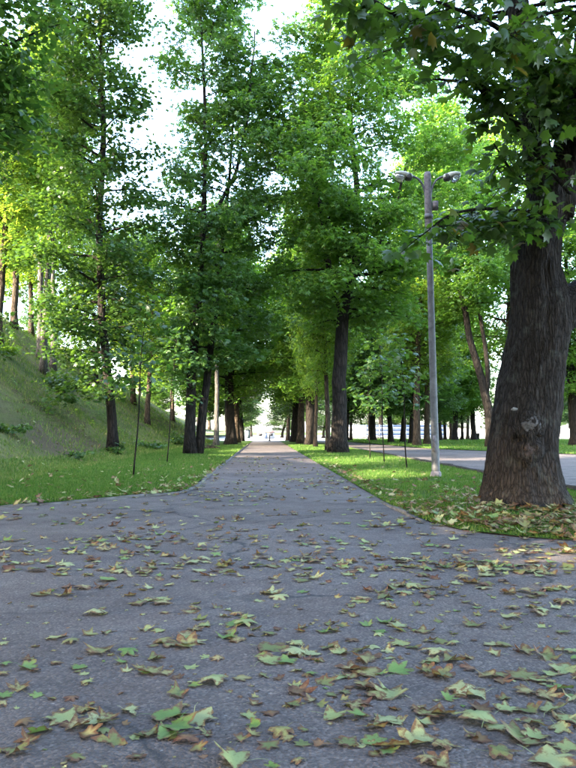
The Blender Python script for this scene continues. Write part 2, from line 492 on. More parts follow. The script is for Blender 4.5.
# kerbs: one stone per piece
def kerb(label_mat, pts, name='kerb', w=0.10, top=0.05, L=1.0):
    root = tag(empty(name, (pts[0][0], pts[0][1], 0)), kind='structure')
    P = np.asarray(pts, float)
    seg = np.linalg.norm(np.diff(P, axis=0), axis=1)
    cum = np.concatenate([[0], np.cumsum(seg)])
    d = 0.0
    g = Geo(); g.box(-0.5, 0.5, -0.5, 0.5, -1, 0)
    bev = g.mesh('kerb_stone', label_mat)
    while d + L <= cum[-1]:
        a = np.array([np.interp(d, cum, P[:, i]) for i in (0, 1)])
        b = np.array([np.interp(d + L - 0.03, cum, P[:, i]) for i in (0, 1)])
        c = (a + b) / 2; v = b - a
        o = obj('kerb_stone', bev, root)
        o.location = (c[0] - pts[0][0] + random.uniform(-.008, .008), c[1] - pts[0][1], top + random.uniform(-0.02, 0.012))
        o.rotation_euler = (random.uniform(-.02, .02), random.uniform(-.03, .03), math.atan2(v[1], v[0]) + random.uniform(-.012, .012))
        o.scale = (np.linalg.norm(v), w, 0.15)
        d += L
    return root
lp = [(x, float(left_front(x)) - 0.03) for x in np.linspace(-8.5, -1.65, 24)] + [(-1.45, 13.9)] + [(-1.38, y) for y in np.linspace(14.2, 66, 40)]
kerb(M['kerb'], lp, 'left_kerb', 0.09, 0.042)
rp = [(1.86, 11.6), (1.87, 10.6), (1.96, 9.3), (2.12, 8.6)]
kerb(M['kerb'], rp, 'island_kerb', 0.09, 0.028, 0.8)
kerb(M['kerb_dark'], [(5.77, y) for y in np.linspace(9, 62, 30)], 'right_kerb', 0.14, 0.10, 1.0)

# grass blades
def blades(name, mat, x, y, zf, h, w, label):
    n = len(x)
    z = zf(x, y)
    a = rng.uniform(0, 2 * math.pi, n)
    la = rng.uniform(0, 2 * math.pi, n); ln = rng.uniform(0.1, 0.7, n) * h
    hh = h * rng.uniform(0.6, 1.2, n); ww = w * rng.uniform(0.7, 1.3, n)
    dx, dy = np.cos(a) * ww, np.sin(a) * ww
    b0 = np.stack([x - dx, y - dy, z - 0.01], 1); b1 = np.stack([x + dx, y + dy, z - 0.01], 1)
    t = np.stack([x + np.cos(la) * ln, y + np.sin(la) * ln, z + hh], 1)
    V = np.stack([b0, b1, t], 1).reshape(-1, 3)
    F = np.arange(3 * n).reshape(-1, 3)
    return tag(obj(name, mesh_arrays(name, V, F, mat)), label, 'grass', kind='stuff')

def sample_y(n, y0, y1, p):
    u = rng.random(n)
    return (y0 ** (1 - p) + u * (y1 ** (1 - p) - y0 ** (1 - p))) ** (1 / (1 - p))

n = 130000
x = -1.42 - rng.random(n) * 5.6; y = sample_y(n, 10.4, 60, 1.6); ok = y > left_front(x) + 0.02
dens = vnoise(x * 0.9, y * 0.9, 5.5); ok &= dens > rng.uniform(-1.1, 0.1, n)
x, y = x[ok], y[ok]
blades('grass', M['grass'], x, y, hill_z, 0.035 + 0.0013 * y, 0.004 + 0.00035 * y, 'short bright green grass on the strip between hill and path')
n = 120000
x = rng.uniform(1.9, 5.72, n); y = sample_y(n, 7.6, 60, 1.6); ok = y > right_front(x) + 0.03
dens = vnoise(x * 0.8, y * 0.8, 8.5); ok &= dens > rng.uniform(-1.0, 0.35, n)
bare = np.hypot((x - 3.6) / 1.2, (y - 9.6) / 1.6); ok &= bare > rng.uniform(0.2, 1.1, n)
x, y = x[ok], y[ok]
blades('grass', M['grass'], x, y, island_z, 0.035 + 0.0013 * y, 0.004 + 0.00035 * y, 'short leaf-strewn grass on the strip between the two paths')
n = 60000
y = sample_y(n, 24, 112, 1.5); x = far_edge(y) + rng.random(n) ** 1.3 * 34
blades('grass', M['grass'], x, y, lambda a, b: 0.04 + 0 * a, 0.05 + 0.0010 * y, 0.004 + 0.0006 * y, 'mown grass on the lawn beyond the wide right path')
n = 150000
y = sample_y(n, 9.5, 90, 1.5); x = -5.4 - rng.random(n) ** 1.2 * 20; ok = (y > left_front(x))
dens = vnoise(x * 0.45, y * 0.45, 2.5) + 0.4 * vnoise(x * 1.7, y * 1.7, 1.5); ok &= dens > rng.uniform(-0.8, 0.7, n)
x, y = x[ok], y[ok]
blades('grass', M['grass_dry'], x, y, hill_z, 0.06 + 0.0026 * y, 0.005 + 0.00045 * y, 'rough patchy grass on the steep hillside')

# ------------------------------------------------------------------ leaf templates (triangles)
def polar_leaf(spec, c=(0.0, 0.35), droop=0.12):
    pts = [(c[0], c[1], 0.03)]
    for a, r in spec:
        a = math.radians(a)
        pts.append((c[0] + r * math.sin(a), c[1] + r * math.cos(a), -droop * (r / 0.6) ** 2))
    n = len(spec)
    return np.array(pts), np.array([(0, 1 + i, 1 + (i + 1) % n) for i in range(n)])
MAPLE = polar_leaf([(180, .30), (128, .36), (105, .48), (78, .33), (50, .61), (27, .36), (0, .66), (-27, .36), (-50, .61), (-78, .33), (-105, .48), (-128, .36)])
_v, _f = [], []
for a in (-82, -42, 0, 42, 82):
    q = math.radians(a); L = 0.62 - abs(a) * 0.0018
    s, c = math.sin(q), math.cos(q); k = len(_v); w = 0.125
    _v += [(0, 0, 0), (s * L * .62 + c * w, c * L * .62 - s * w, -.03), (s * L, c * L, -.20), (s * L * .62 - c * w, c * L * .62 + s * w, -.03)]
    _f += [(k, k + 1, k + 2), (k, k + 2, k + 3)]
CHEST = (np.array(_v), np.array(_f))
_v, _f = [], []
for a, dx, dy, sc in ((0, 0, 0, 1.0), (95, .28, .05, .85), (-100, -.25, .1, .9)):
    q = math.radians(a); s, c = math.sin(q) * sc, math.cos(q) * sc; k = len(_v)
    for px_, py_, pz_ in ((0, 0, 0), (.24, .30, .03), (0, .66, -.1), (-.24, .30, .03)):
        _v.append((dx + c * px_ + s * py_, dy - s * px_ + c * py_, pz_ + 0.06 * (k / 4)))
    _f += [(k, k + 1, k + 2), (k, k + 2, k + 3)]
SPRIG = (np.array(_v), np.array(_f))

def place_leaves(tmpl, pos, tip, nor, size):
    TV, TF = tmpl
    y = tip / (np.linalg.norm(tip, axis=1)[:, None] + 1e-9)
    z = nor - (nor * y).sum(1)[:, None] * y; z /= np.linalg.norm(z, axis=1)[:, None] + 1e-9
    x = np.cross(y, z)
    V = pos[:, None, :] + size[:, None, None] * (TV[None, :, 0, None] * x[:, None, :] + TV[None, :, 1, None] * y[:, None, :] + TV[None, :, 2, None] * z[:, None, :])
    n, k = len(pos), len(TV)
    F = (TF[None, :, :] + (np.arange(n) * k)[:, None, None]).reshape(-1, 3)
    return V.reshape(-1, 3), F

def leaf_frames(pos, axis_xy, r, tilt=0.55, droop=0.35):
    n = len(pos)
    out = pos[:, :2] - axis_xy; out /= np.linalg.norm(out, axis=1)[:, None] + 1e-6
    a = r.uniform(0, 2 * math.pi, n)
    tip = np.stack([np.cos(a) + 0.7 * out[:, 0], np.sin(a) + 0.7 * out[:, 1], -droop + r.normal(0, 0.3, n)], 1)
    nor = np.stack([r.normal(0, tilt, n), r.normal(0, tilt, n), np.ones(n)], 1)
    return tip, nor

# ------------------------------------------------------------------ trees
def smooth_poly(P, n):
    P = np.asarray(P, float)
    d = np.concatenate([[0], np.cumsum(np.linalg.norm(np.diff(P[:, :3], axis=0), axis=1))])
    t = np.linspace(0, d[-1], n)
    Q = np.stack([np.interp(t, d, P[:, i]) for i in range(P.shape[1])], 1)
    for _ in range(2):
        Q[1:-1] = 0.25 * Q[:-2] + 0.5 * Q[1:-1] + 0.25 * Q[2:]
    return Q

def grow(seed, stems, profile, limbs, per_m=26, el=(10, 35), spread=0.34, flat=0.26, asym=None, sag=0.25, mainsides=14, flare=0.5, sub_gap=0.32):
    """stems: list of polylines of (x, y, z, r), the first from the ground. profile: [(z, reach)...]. Returns trunk Geo, leaf positions."""
    r = np.random.default_rng(seed)
    g = Geo()
    S = []
    for k, st in enumerate(stems):
        q = smooth_poly(st, 26 if k == 0 else 16)
        S.append(q)
        if k == 0:
            h = q[:, 2] - q[0, 2]
            ring = q[:, 3] * (1 + flare * np.exp(-h / 0.45))
        else:
            ring = q[:, 3]
        pts = q[:, :3] + np.stack([vnoise(q[:, 2] * 0.8, seed, k), vnoise(q[:, 2] * 0.8, seed + 5.3, k), 0 * h[:1] * 0 + np.zeros(len(q))], 1) * 0.06
        pts[0] = q[0, :3]
        g.tube(pts, ring, mainsides if k == 0 else 9)
    pz = np.array(profile, float)
    leaf_p = []
    zmin, zmax = pz[0, 0], pz[-1, 0]
    zs = zmin + (zmax - zmin) * (np.arange(limbs) + r.uniform(0, 1, limbs)) / limbs
    az = np.arange(limbs) * 2.39996 + r.uniform(-0.5, 0.5, limbs) + seed
    for z, a in zip(zs, az):
        cand = [q for q in S if q[0, 2] - 0.3 <= z <= q[-1, 2] + 0.01]
        q = cand[r.integers(len(cand))] if cand else S[int(np.argmax([q[-1, 2] for q in S]))]
        o = np.array([np.interp(z, q[:, 2], q[:, i]) for i in range(4)]); o[2] = min(z, q[-1, 2])
        L = np.interp(z, pz[:, 0], pz[:, 1]) * r.uniform(0.65, 1.12)
        if asym is not None:
            L *= 1 + asym[0] * math.cos(a - math.radians(asym[1]))
        if L < 0.25: continue
        f = (z - zmin) / (zmax - zmin + 1e-6)
        e0 = math.radians(el[0] + (el[1] - el[0]) * f + r.normal(0, 7))
        nseg = 7
        p = [o[:3].copy()]; aa = a; e = e0
        for k in range(nseg):
            aa += r.normal(0, 0.13); e -= sag * (k / nseg) * 0.35 + r.normal(0, 0.07)
            p.append(p[-1] + L / nseg * np.array([math.cos(aa) * math.cos(e), math.sin(aa) * math.cos(e), math.sin(e)]))
        p = np.array(p)
        r0 = min(o[3] * 0.5, 0.014 + 0.017 * L)
        g.tube(p, np.linspace(r0, 0.008, len(p)), 5, False)
        nsub = max(3, int(L / sub_gap))
        for k in range(nsub):
            t = 0.22 + 0.78 * (k + r.uniform(0, 1)) / nsub
            i = min(int(t * nseg), nseg - 1); fr = t * nseg - i
            b = p[i] * (1 - fr) + p[i + 1] * fr
            dirv = p[i + 1] - p[i]; ba = math.atan2(dirv[1], dirv[0]) + (1 if (k % 2) else -1) * r.uniform(0.5, 1.25)
            sl = (0.35 + 0.42 * L * (1.05 - t)) * r.uniform(0.6, 1.2)
            se = r.normal(0.10, 0.42)
            tp = b + sl * np.array([math.cos(ba) * math.cos(se), math.sin(ba) * math.cos(se), math.sin(se) - 0.08])
            md = (b + tp) / 2 + np.array([0, 0, 0.05 * sl])
            g.tube([b, md, tp], [0.010, 0.007, 0.004], 3, False)
            nl = max(4, int(per_m * (sl + 0.25)))
            tt = r.uniform(0.15, 1.1, nl)[:, None]
            lp_ = b + (tp - b) * tt + np.stack([r.normal(0, spread, nl), r.normal(0, spread, nl), r.normal(0, flat, nl) - 0.04], 1)
            leaf_p.append(lp_)
    P = np.concatenate(leaf_p)
    return g, P, r

def crown_mesh(name, P, r, tmpl, size, mat, axis=None, tilt=0.5, droop=0.35):
    ax = P[:, :2].mean(0) if axis is None else np.asarray(axis)
    tip, nor = leaf_frames(P, ax, r, tilt, droop)
    V, F = place_leaves(tmpl, P, tip, nor, size * r.uniform(0.7, 1.25, len(P)))
    return mesh_arrays(name, V, F, mat)

ntris = 0
def tree(name, loc, seed, stems, profile, limbs, tmpl, size, leafmat, barkmat, label, cat='tree', group=None, rz=0.0, tilt=0.5, droop=0.35, **kw):
    root = tag(empty(name, loc, rz), label, cat, group)
    g, P, r = grow(seed, stems, profile, limbs, **kw)
    obj('trunk', g.mesh('trunk', barkmat, True), root)
    c = obj('crown', crown_mesh('crown', P, r, tmpl, size, leafmat, (0, 0), tilt, droop), root)
    c['kind'] = 'stuff'
    global ntris
    ntris += len(P) * len(tmpl[1]); print(name, len(P))
    return root

def copy_tree(o, loc, rz, sc, label, group=None):
    c = o.copy(); COL.objects.link(c)
    c.location = loc; c.rotation_euler = (0, 0, rz); c.scale = sc
    c['label'] = label
    if 'group' in c and not group: del c['group']
    if group: c['group'] = group
    for ch in o.children:
        d = ch.copy(); COL.objects.link(d); d.parent = c
    return c

def rel(loc, pts):   # world polyline with radius -> local
    return [(x - loc[0], y - loc[1], z - loc[2], r) for x, y, z, r in pts]

# slim dark tree at the foot of the hill
b = (-6.59, 33.0, zat(-6.59, 33.0) - 0.1)
L1 = tree('maple_tree', b, 11, [rel(b, [(-6.59, 33, b[2], .22), (-6.70, 33, 2, .20), (-6.89, 33, 3.78, .19), (-7.21, 33, 6.31, .17), (-7.31, 33, 10.0, .15), (-7.26, 33, 14.8, .12), (-7.35, 33, 18.3, .09), (-7.6, 33, 25.5, .03)])],
     [(2.6, 1.7), (4.5, 2.3), (8, 3.1), (13, 2.9), (18, 2.7), (21, 3.0), (24, 2.2), (26.5, .8)], 92, MAPLE, 0.20, M['maple'], M['bark'],
     'slim dark-trunked tree standing at the foot of the hillside', per_m=46, el=(0, 42), flare=0.6, asym=(0.18, 180), flat=.2)
# twin-trunked chestnut on the left edge of the path
b = (-3.4, 36.0, 0.0)
L2 = tree('chestnut_tree', b, 23, [
      rel(b, [(-3.50, 36, -.05, .27), (-3.53, 36, 1.5, .25), (-3.50, 36, 3.84, .22), (-3.25, 36, 7.15, .20), (-3.05, 36, 9.3, .17), (-2.94, 36, 11, .15), (-2.91, 36, 13, .11), (-2.95, 36, 17, .08), (-3.3, 36, 25, .03)]),
      rel(b, [(-3.14, 36.1, -.05, .24), (-3.02, 36.1, 1.4, .21), (-2.9, 36.1, 2.64, .20), (-2.65, 36.2, 4.6, .17), (-2.3, 36.4, 8, .13), (-1.9, 36.6, 12, .09), (-1.6, 36.6, 17, .05)]),
      rel(b, [(-2.94, 36, 10.8, .12), (-2.22, 36, 12.1, .10), (-1.2, 36, 14.3, .08), (-.75, 36, 17.5, .06), (-.5, 36, 21, .03)])],
     [(4.0, 2.2), (5.5, 3.2), (9, 3.9), (12, 3.3), (17, 3.0), (20, 3.2), (23, 2.8), (26, 1.0)], 112, CHEST, 0.30, M['chestnut_shaded'], M['bark'],
     'twin-trunked chestnut on the grass strip left of the path', per_m=25, el=(0, 42), flare=0.5, asym=(0.14, 15), flat=.2)
# big chestnut on the right edge of the path
b = (3.72, 37.5, 0.0)
R1 = tree('chestnut_tree', b, 31, [
      rel(b, [(3.72, 37.5, -.05, .40), (3.80, 37.5, 2.7, .36), (3.84, 37.5, 6.0, .33), (4.0, 37.5, 7.44, .29), (4.41, 37.5, 8.6, .23), (4.9, 37.5, 10.2, .20), (4.84, 37.5, 12.3, .17), (4.7, 37.5, 13.5, .15), (4.41, 37.5, 18.2, .09), (4.2, 37.5, 23, .03)]),
      rel(b, [(3.95, 37.4, 7.2, .20), (3.39, 37.2, 8.56, .17), (3.05, 37.1, 10.9, .13), (2.74, 37.0, 12.96, .10), (2.4, 37, 14.5, .07), (2.0, 37, 18, .04)]),
      rel(b, [(4.5, 37.5, 9.0, .14), (5.5, 37.3, 10.0, .11), (6.6, 37.2, 12, .08), (7.3, 37.2, 15, .04)])],
     [(6.6, 2.6), (8.3, 4.2), (12, 5.1), (16, 5.0), (20, 4.0), (23.6, 1.6)], 112, CHEST, 0.29, M['chestnut'], M['bark'],
     'big dark-trunked chestnut with sun flecks at its base right of the path', per_m=25, el=(-2, 45), flare=0.55, flat=.22, asym=(0.12, 0))
# forked tree leaning over the lawn beyond the right-hand path
b = (15.6, 51.3, 0.0)
tree('chestnut_tree', b, 47, [
      rel(b, [(15.75, 51.3, -.05, .36), (15.6, 51.3, 2, .31), (15.4, 51.3, 3.7, .28), (14.33, 51.3, 7.5, .23), (13.88, 51.3, 10.3, .20), (13.5, 51.3, 12.1, .17), (13.0, 51.3, 16, .11), (12.6, 51.3, 24, .03)]),
      rel(b, [(15.4, 51.3, 3.6, .18), (15.6, 51.0, 5.5, .16), (15.04, 51.0, 8.5, .13), (14.9, 51, 10.5, .11), (14.9, 51, 17, .04)])],
     [(9.5, 2.4), (11.5, 3.8), (14, 4.4), (18, 4.0), (22, 2.8), (24.5, 1.0)], 76, CHEST, 0.34, M['chestnut'], M['bark'],
     'crooked forked tree on the lawn behind the wide right path', per_m=26, el=(5, 45))

# three generic trees that the rest are copies of
def proto(name, seed, h, r0, z0, reach, limbs, tmpl, size, leafmat, bark, per_m, lean=0.0, fork=False, **kw):
    st = [[(0, 0, -.1, r0), (lean * .3, 0, h * .2, r0 * .85), (lean, .2, h * .5, r0 * .6), (lean * .8, 0, h * .8, r0 * .3), (lean * .7, 0, h, .03)]]
    if fork: st.append([(lean * .45, .05, h * .28, r0 * .6), (lean * .4 - 1.3, -.4, h * .45, r0 * .4), (lean * .4 - 2.0, -.6, h * .75, r0 * .2)])
    pr = [(z0, reach * .6), (z0 + (h - z0) * .25, reach), (z0 + (h - z0) * .6, reach * .9), (h * .93, reach * .55), (h, reach * .2)]
    return tree(name, (0, 0, 0), seed, st, pr, limbs, tmpl, size, leafmat, bark, 'x', per_m=per_m, mainsides=10, **kw)
PA = proto('chestnut_tree', 61, 19, .42, 4.0, 4.6, 70, SPRIG, 0.42, M['chestnut'], M['bark'], 14, 0.5, True, spread=.42, flat=.32, el=(8, 55))
PB = proto('linden_tree', 67, 20, .27, 5.0, 4.0, 66, SPRIG, 0.38, M['linden'], M['bark_brown'], 15, -0.4, spread=.40, flat=.3, el=(8, 55))
PC = proto('maple_tree', 71, 17, .24, 3.0, 4.0, 66, SPRIG, 0.38, M['maple'], M['bark'], 15, 0.9, spread=.40, flat=.3, el=(8, 55))
PD = proto('linden_tree', 79, 22, .25, 9.0, 3.8, 60, SPRIG, 0.42, M['linden'], M['bark_pale'], 15, 0.3, spread=.42, flat=.32, el=(8, 55))
used = set()
def put(pr, x, y, label, rz=None, s=1.0, sz=None, group=None):
    rz = random.uniform(0, 6.28) if rz is None else rz
    z = zat(x, y) if x < -5 else 0.03
    sc = (s, s, sz or s)
    if pr.name not in used:
        used.add(pr.name)
        pr.location = (x, y, z); pr.rotation_euler = (0, 0, rz); pr.scale = sc; pr['label'] = label
        if group: pr['group'] = group
        return pr
    return copy_tree(pr, (x, y, z), rz, sc, label, group)

G_R = 'trees in the row along the right side of the path'
put(PB, 3.54, 41.3, 'thin straight tree close behind the big chestnut right of the path', 0.5, .55, .8, G_R)
put(PA, 3.70, 59.0, 'stout grey-trunked tree, second large trunk in the row right of the path', 1.9, 1.0, 1.0, G_R)
put(PB, 3.55, 51.5, 'thin young tree between the two nearest big trunks right of the path', 2.6, .5, .7, G_R)
put(PB, 3.40, 69.0, 'third large trunk in the row right of the path', 4.0, 1.25, 1.0, G_R)
put(PA, 3.25, 79.0, 'fourth large trunk in the row right of the path', 5.6, 1.0, 1.0, G_R)
put(PC, 3.30, 86.0, 'fifth large trunk in the row right of the path', 0.6, 1.3, 1.1, G_R)
put(PB, 3.10, 96.0, 'last dark trunk in the row right of the path, beside the bright plaza', 3.0, 1.0, 1.0, G_R)
G_L = 'trees in the row along the left side of the path'
put(PD, -3.63, 57.0, 'slender pale grey curved trunk behind the twin-trunked chestnut', 1.0, .8, .85, G_L)
put(PA, -2.75, 62.0, 'stout forked dark tree left of the path behind the pale trunk', 3.6, 1.05, 1.0, G_L)
put(PB, -2.70, 74.0, 'dark tree left of the path beyond the stout forked one', 0.9, 1.25, 1.0, G_L)
put(PC, -2.60, 88.0, 'last tree on the left of the path beside the pale blue board', 2.2, 1.1, 1.1, G_L)
put(PC, -6.3, 76.0, 'dark trunk on the grass at the hill foot beyond the pale trunk', 4.4, 1.1, 1.0, G_L)
put(PA, -7.6, 88.0, 'farther of two dark trunks at the hill foot beyond the pale trunk', 5.1, .8, .9, G_L)
G_H = 'slender trees on the hillside'
put(PD, -12.7, 43.3, 'front trunk of the cluster of slim grey trees on the hillside', 0.2, .85, .95, G_H)
put(PD, -13.5, 48.0, 'right trunk of the cluster of slim grey trees on the hillside', 2.1, .8, .9, G_H)
put(PD, -14.5, 48.6, 'back left trunk of the cluster of slim grey trees on the hillside', 4.0, .85, 1.0, G_H)
put(PB, -14.3, 40.4, 'slim leaning tree at the left picture edge on the hillside', 3.3, .8, .8, G_H)
put(PB, -18.9, 60.8, 'thin brown trunk high on the slope behind the grey cluster', 1.2, .8, .8, G_H)
put(PD, -18.2, 74.0, 'small trunk on the skyline right of the grey cluster', 2.8, .7, .7, G_H)
put(PB, -11.5, 66.0, 'tree on the lower slope seen between slim dark tree and twin chestnut', 0.4, .9, .8, G_H)
put(PB, -9.0, 58.0, 'tree low on the slope just left of the twin chestnut', 3.4, .8, .75, G_H)
put(PB, -10.0, 82.0, 'sunlit tree far along the slope left of the path', 5.2, .9, .8, G_H)
put(PC, -12.3, 24.0, 'dark leafy tree whose branches fill the top left corner', 0.7, 1.25, 1.25)
put(PB, -22.0, 47.0, 'yellow-green sunlit tree on top of the hill behind the leaning trunk', 1.7, 1.0, .9, G_H)
put(PB, -26.0, 62.0, 'sunlit tree on the hill crest behind the thin brown trunk', 4.7, 1.0, .9, G_H)
put(PB, -18.0, 54.0, 'yellow-green leafy tree filling the slope left of the grey cluster', 2.2, 1.0, .85, G_H)
put(PB, -23.5, 71.0, 'sunlit tree behind the crest above the grey cluster', 0.3, 1.0, .8, G_H)
put(PC, -13.5, 60.0, 'leafy tree on the slope behind the round dark shrub', 1.1, .8, .7, G_H)
G_F = 'trees on the lawn beyond the right path'
put(PA, 24.6, 58.4, 'thick dark trunk on the lawn at the right picture edge', 2.4, 1.0, 1.0, G_F)
put(PA, 13.05, 90.0, 'far forked tree with flared base in front of the striped wall', 1.4, 1.05, 1.0, G_F)
put(PC, 12.8, 75.0, 'leaning dark trunk right of the flared forked tree', 3.2, 1.1, 1.1, G_F)
put(PA, 14.2, 76.0, 'short leafy trunk right of the leaning dark one', 5.5, .7, .7, G_F)
put(PC, 13.5, 68.5, 'dark slender trunk behind the sapling with the thin stake', 0.2, .9, 1.0, G_F)
put(PB, 13.9, 63.4, 'straight brown trunk on the lawn left of the lamp post', 2.0, .95, 1.0, G_F)
put(PB, 10.6, 91.0, 'thin trunk left of the flared forked tree', 3.8, .7, .9, G_F)
put(PC, 9.6, 86.0, 'dark thin trunk just right of the big chestnut base', 4.9, .8, .9, G_F)
for i, px in enumerate((440, 446, 452, 456, 463, 469, 475)):
    yy = 92 + (i * 37 % 11)
    put([PA, PC, PB][i % 3], (px - 264) / 747 * yy, yy, ['darkest', 'second', 'third', 'sunlit orange', 'fifth', 'sixth', 'rightmost'][i] + ' trunk of the far row on the lawn right of the lamp post', None, .85, .9, 'far row of trunks right of the lamp post')
put(PB, 29.0, 76.0, 'sunlit pale trunk showing just right of the big near maple', 1.0, .6, .8, G_F)
put(PC, 33.0, 90.0, 'far dark trunk between the near maple and the right edge trunk', 1.0, .9, .9, G_F)
G_B = 'distant trees closing the view beyond the plaza'
FAR = [(-22, 150, 'left of the kiosk behind the board'), (-12, 165, 'just left of the kiosk'), (-3, 178, 'directly behind the kiosk on its left'), (7, 170, 'just right of the kiosk'), (17, 150, 'behind the left end of the banded wall'), (27, 160, 'behind the right end of the banded wall'), (38, 150, 'above the left end of the white wall'), (50, 140, 'above the middle of the white wall'), (62, 150, 'above the white wall right of the far trunks'), (74, 140, 'above the right end of the white wall'), (44, 118, 'in front of the white wall behind the near maple'), (58, 112, 'in front of the white wall at the right edge'), (20, 128, 'close behind the banded wall'), (-20, 120, 'beyond the end of the hillside'), (-30, 105, 'on the last low rise of the hillside')]
for i, (x, y, where) in enumerate(FAR):
    put([PA, PB, PC][i % 3], x, y, 'distant leafy tree ' + where, None, random.uniform(.9, 1.2), None, G_B)
put(PB, 18.6, 57.0, 'tall sunlit yellow-green tree behind the crooked forked one', 2.9, 1.25, 1.3, G_F)
put(PB, 11.8, 57.5, 'tall tree on the lawn edge just left of the lamp post', 4.1, 1.05, 1.15, G_F)
put(PC, 19.5, 84.0, 'low-crowned tree on the lawn right of the straight brown trunk', 2.0, 1.0, .8, G_F)
put(PC, 34.0, 78.0, 'bushy tree on the lawn behind the near maple', 0.5, 1.1, .8, G_F)
put(PC, 6.9, 108.0, 'tree beyond the right row near the plaza', 3.5, 1.1, .9, G_F)
LOW = [(-27, 'at the far left'), (-19, 'second from the left'), (-11.5, 'left of the kiosk'), (-4, 'behind the left corner of the kiosk'), (3.5, 'behind the right corner of the kiosk'), (11, 'right of the kiosk'), (19, 'behind the left half of the banded wall'), (27, 'behind the right half of the banded wall'), (36, 'above the white wall by the straight brown trunk'), (45, 'above the white wall by the lamp post'), (54, 'above the white wall left of the near maple'), (66, 'above the white wall right of the near maple')]
for i, (x, where) in enumerate(LOW):
    put(PC, x, 138 + (i * 29 % 9), 'low round sunlit tree across the plaza, ' + where, None, 1.15, .5, 'low trees across the plaza')
for i, (x, y, w) in enumerate([(27, 44, 'nearest'), (35, 56, 'second'), (31, 33, 'front'), (44, 70, 'farthest')]):
    put([PA, PC][i % 2], x, y, w + ' shade tree on the lawn out to the right of the picture', None, 1.1, None, 'trees on the lawn right of the picture')

# ------------------------------------------------------------------ the big maple beside the path
BM = (3.62, 10.35, 0.0)
bm = tag(empty('maple_tree', BM), 'massive furrowed maple trunk with a burl, ringed by fallen leaves', 'tree')
def big_trunk():
    key = np.array([(-.12, 3.62, .60), (.05, 3.62, .565), (.35, 3.60, .515), (.85, 3.60, .465), (1.55, 3.70, .445), (2.1, 3.79, .415), (2.5, 3.86, .42), (2.9, 3.89, .40), (3.2, 3.87, .35), (3.6, 3.87, .315), (4.0, 3.94, .31), (4.3, 4.02, .33), (4.6, 4.07, .28)])
    nz, ns = 190, 132
    z = np.linspace(key[0, 0], key[-1, 0], nz)
    cx = np.interp(z, key[:, 0], key[:, 1]); rr = np.interp(z, key[:, 0], key[:, 2])
    for _ in range(12):
        cx[1:-1] = .25 * cx[:-2] + .5 * cx[1:-1] + .25 * cx[2:]; rr[1:-1] = .25 * rr[:-2] + .5 * rr[1:-1] + .25 * rr[2:]
    th = np.linspace(0, 2 * math.pi, ns, endpoint=False)
    Z, TH = np.meshgrid(z, th, indexing='ij')
    c, s = np.cos(TH), np.sin(TH)
    flare = np.exp(-np.maximum(Z, 0) / 0.28)
    lobe = (0.5 + 0.5 * np.cos(7 * TH + 0.6 + 0.8 * np.sin(2 * TH))) ** 1.3; lobe2 = 0.5 + 0.5 * np.cos(3 * TH + 2.0)
    rad = rr[:, None] * (1 + flare * (0.05 + 0.24 * lobe + 0.10 * lobe2))
    rad = rad + 0.045 * vnoise(c * 1.6, s * 1.6, Z * 1.1) + 0.02 * vnoise(c * 4, s * 4, Z * 2.2)
    ridge = 1 - np.abs(vnoise(c * 10 + 0.5 * vnoise(c * 3, s * 3, Z * 3), s * 10, Z * 2.4))
    rad = rad + 0.034 * (ridge - 0.5) * (0.7 + 0.5 * vnoise(c * 7, s * 7, Z * 7)) + 0.008 * vnoise(c * 26, s * 26, Z * 11)
    # swelling under the right limb and round the burl
    bump = np.exp(-((TH - 6.2) / 0.5) ** 2 - ((Z - 2.95) / 0.3) ** 2) + np.exp(-((TH + 0.08) / 0.5) ** 2 - ((Z - 2.95) / 0.3) ** 2)
    rad = rad + 0.10 * bump
    tb = math.radians(259)
    for zc, hh in ((1.15, .15), (.87, .13)):
        dd = np.sqrt(((TH - tb) * .47 / .165) ** 2 + ((Z - zc) / .165) ** 2) * (1 + .25 * vnoise(c * 5, s * 5, Z * 6))
        rad = rad + hh * np.exp(-dd ** 4) - .05 * np.exp(-(dd / .5) ** 2) + .02 * np.exp(-((dd - .95) / .25) ** 2)
    X = cx[:, None] + rad * c - BM[0]; Y = rad * s
    V = np.stack([X, Y, Z], -1).reshape(-1, 3)
    i = np.arange(nz - 1)[:, None]; j = np.arange(ns)[None, :]
    a = (i * ns + j).ravel(); b_ = (i * ns + (j + 1) % ns).ravel()
    return mesh_arrays('trunk', V, np.stack([a, b_, b_ + ns, a + ns], 1), M['bark_big'], True)
trunk = obj('trunk', big_trunk(), bm)

def lump(name, c, r, mat, seed, ring=False, parent=None):
    nz, ns = 22, 32
    ph = np.linspace(0.02, math.pi - 0.02, nz); th = np.linspace(0, 2 * math.pi, ns, endpoint=False)
    PH, TH = np.meshgrid(ph, th, indexing='ij')
    n = np.stack([np.sin(PH) * np.cos(TH), -np.cos(PH), np.sin(PH) * np.sin(TH)], -1)   # pole points to -Y
    k = 1 + 0.34 * vnoise(n[..., 0] * 2.3 + seed, n[..., 1] * 2.3, n[..., 2] * 2.3) + 0.22 * vnoise(n[..., 0] * 6 + seed, n[..., 1] * 6, n[..., 2] * 6)
    if ring:   # healed lip round a sunken face
        k = k + 0.16 * np.exp(-((PH - 0.95) / 0.22) ** 2) - 0.22 * np.exp(-(PH / 0.6) ** 2)
    V = (n * k[..., None] * np.array(r)).reshape(-1, 3) + np.array(c)
    i = np.arange(nz - 1)[:, None]; j = np.arange(ns)[None, :]
    a = (i * ns + j).ravel(); b_ = (i * ns + (j + 1) % ns).ravel()
    V = np.vstack([V, [V[:ns].mean(0)]]); q = len(V) - 1
    F = np.concatenate([np.stack([a, a + ns, b_ + ns], 1), np.stack([a, b_ + ns, b_], 1), np.stack([np.full(ns, q), np.arange(ns), (np.arange(ns) + 1) % ns], 1)])
    return obj(name, mesh_arrays(name, V, F, mat, True), parent)
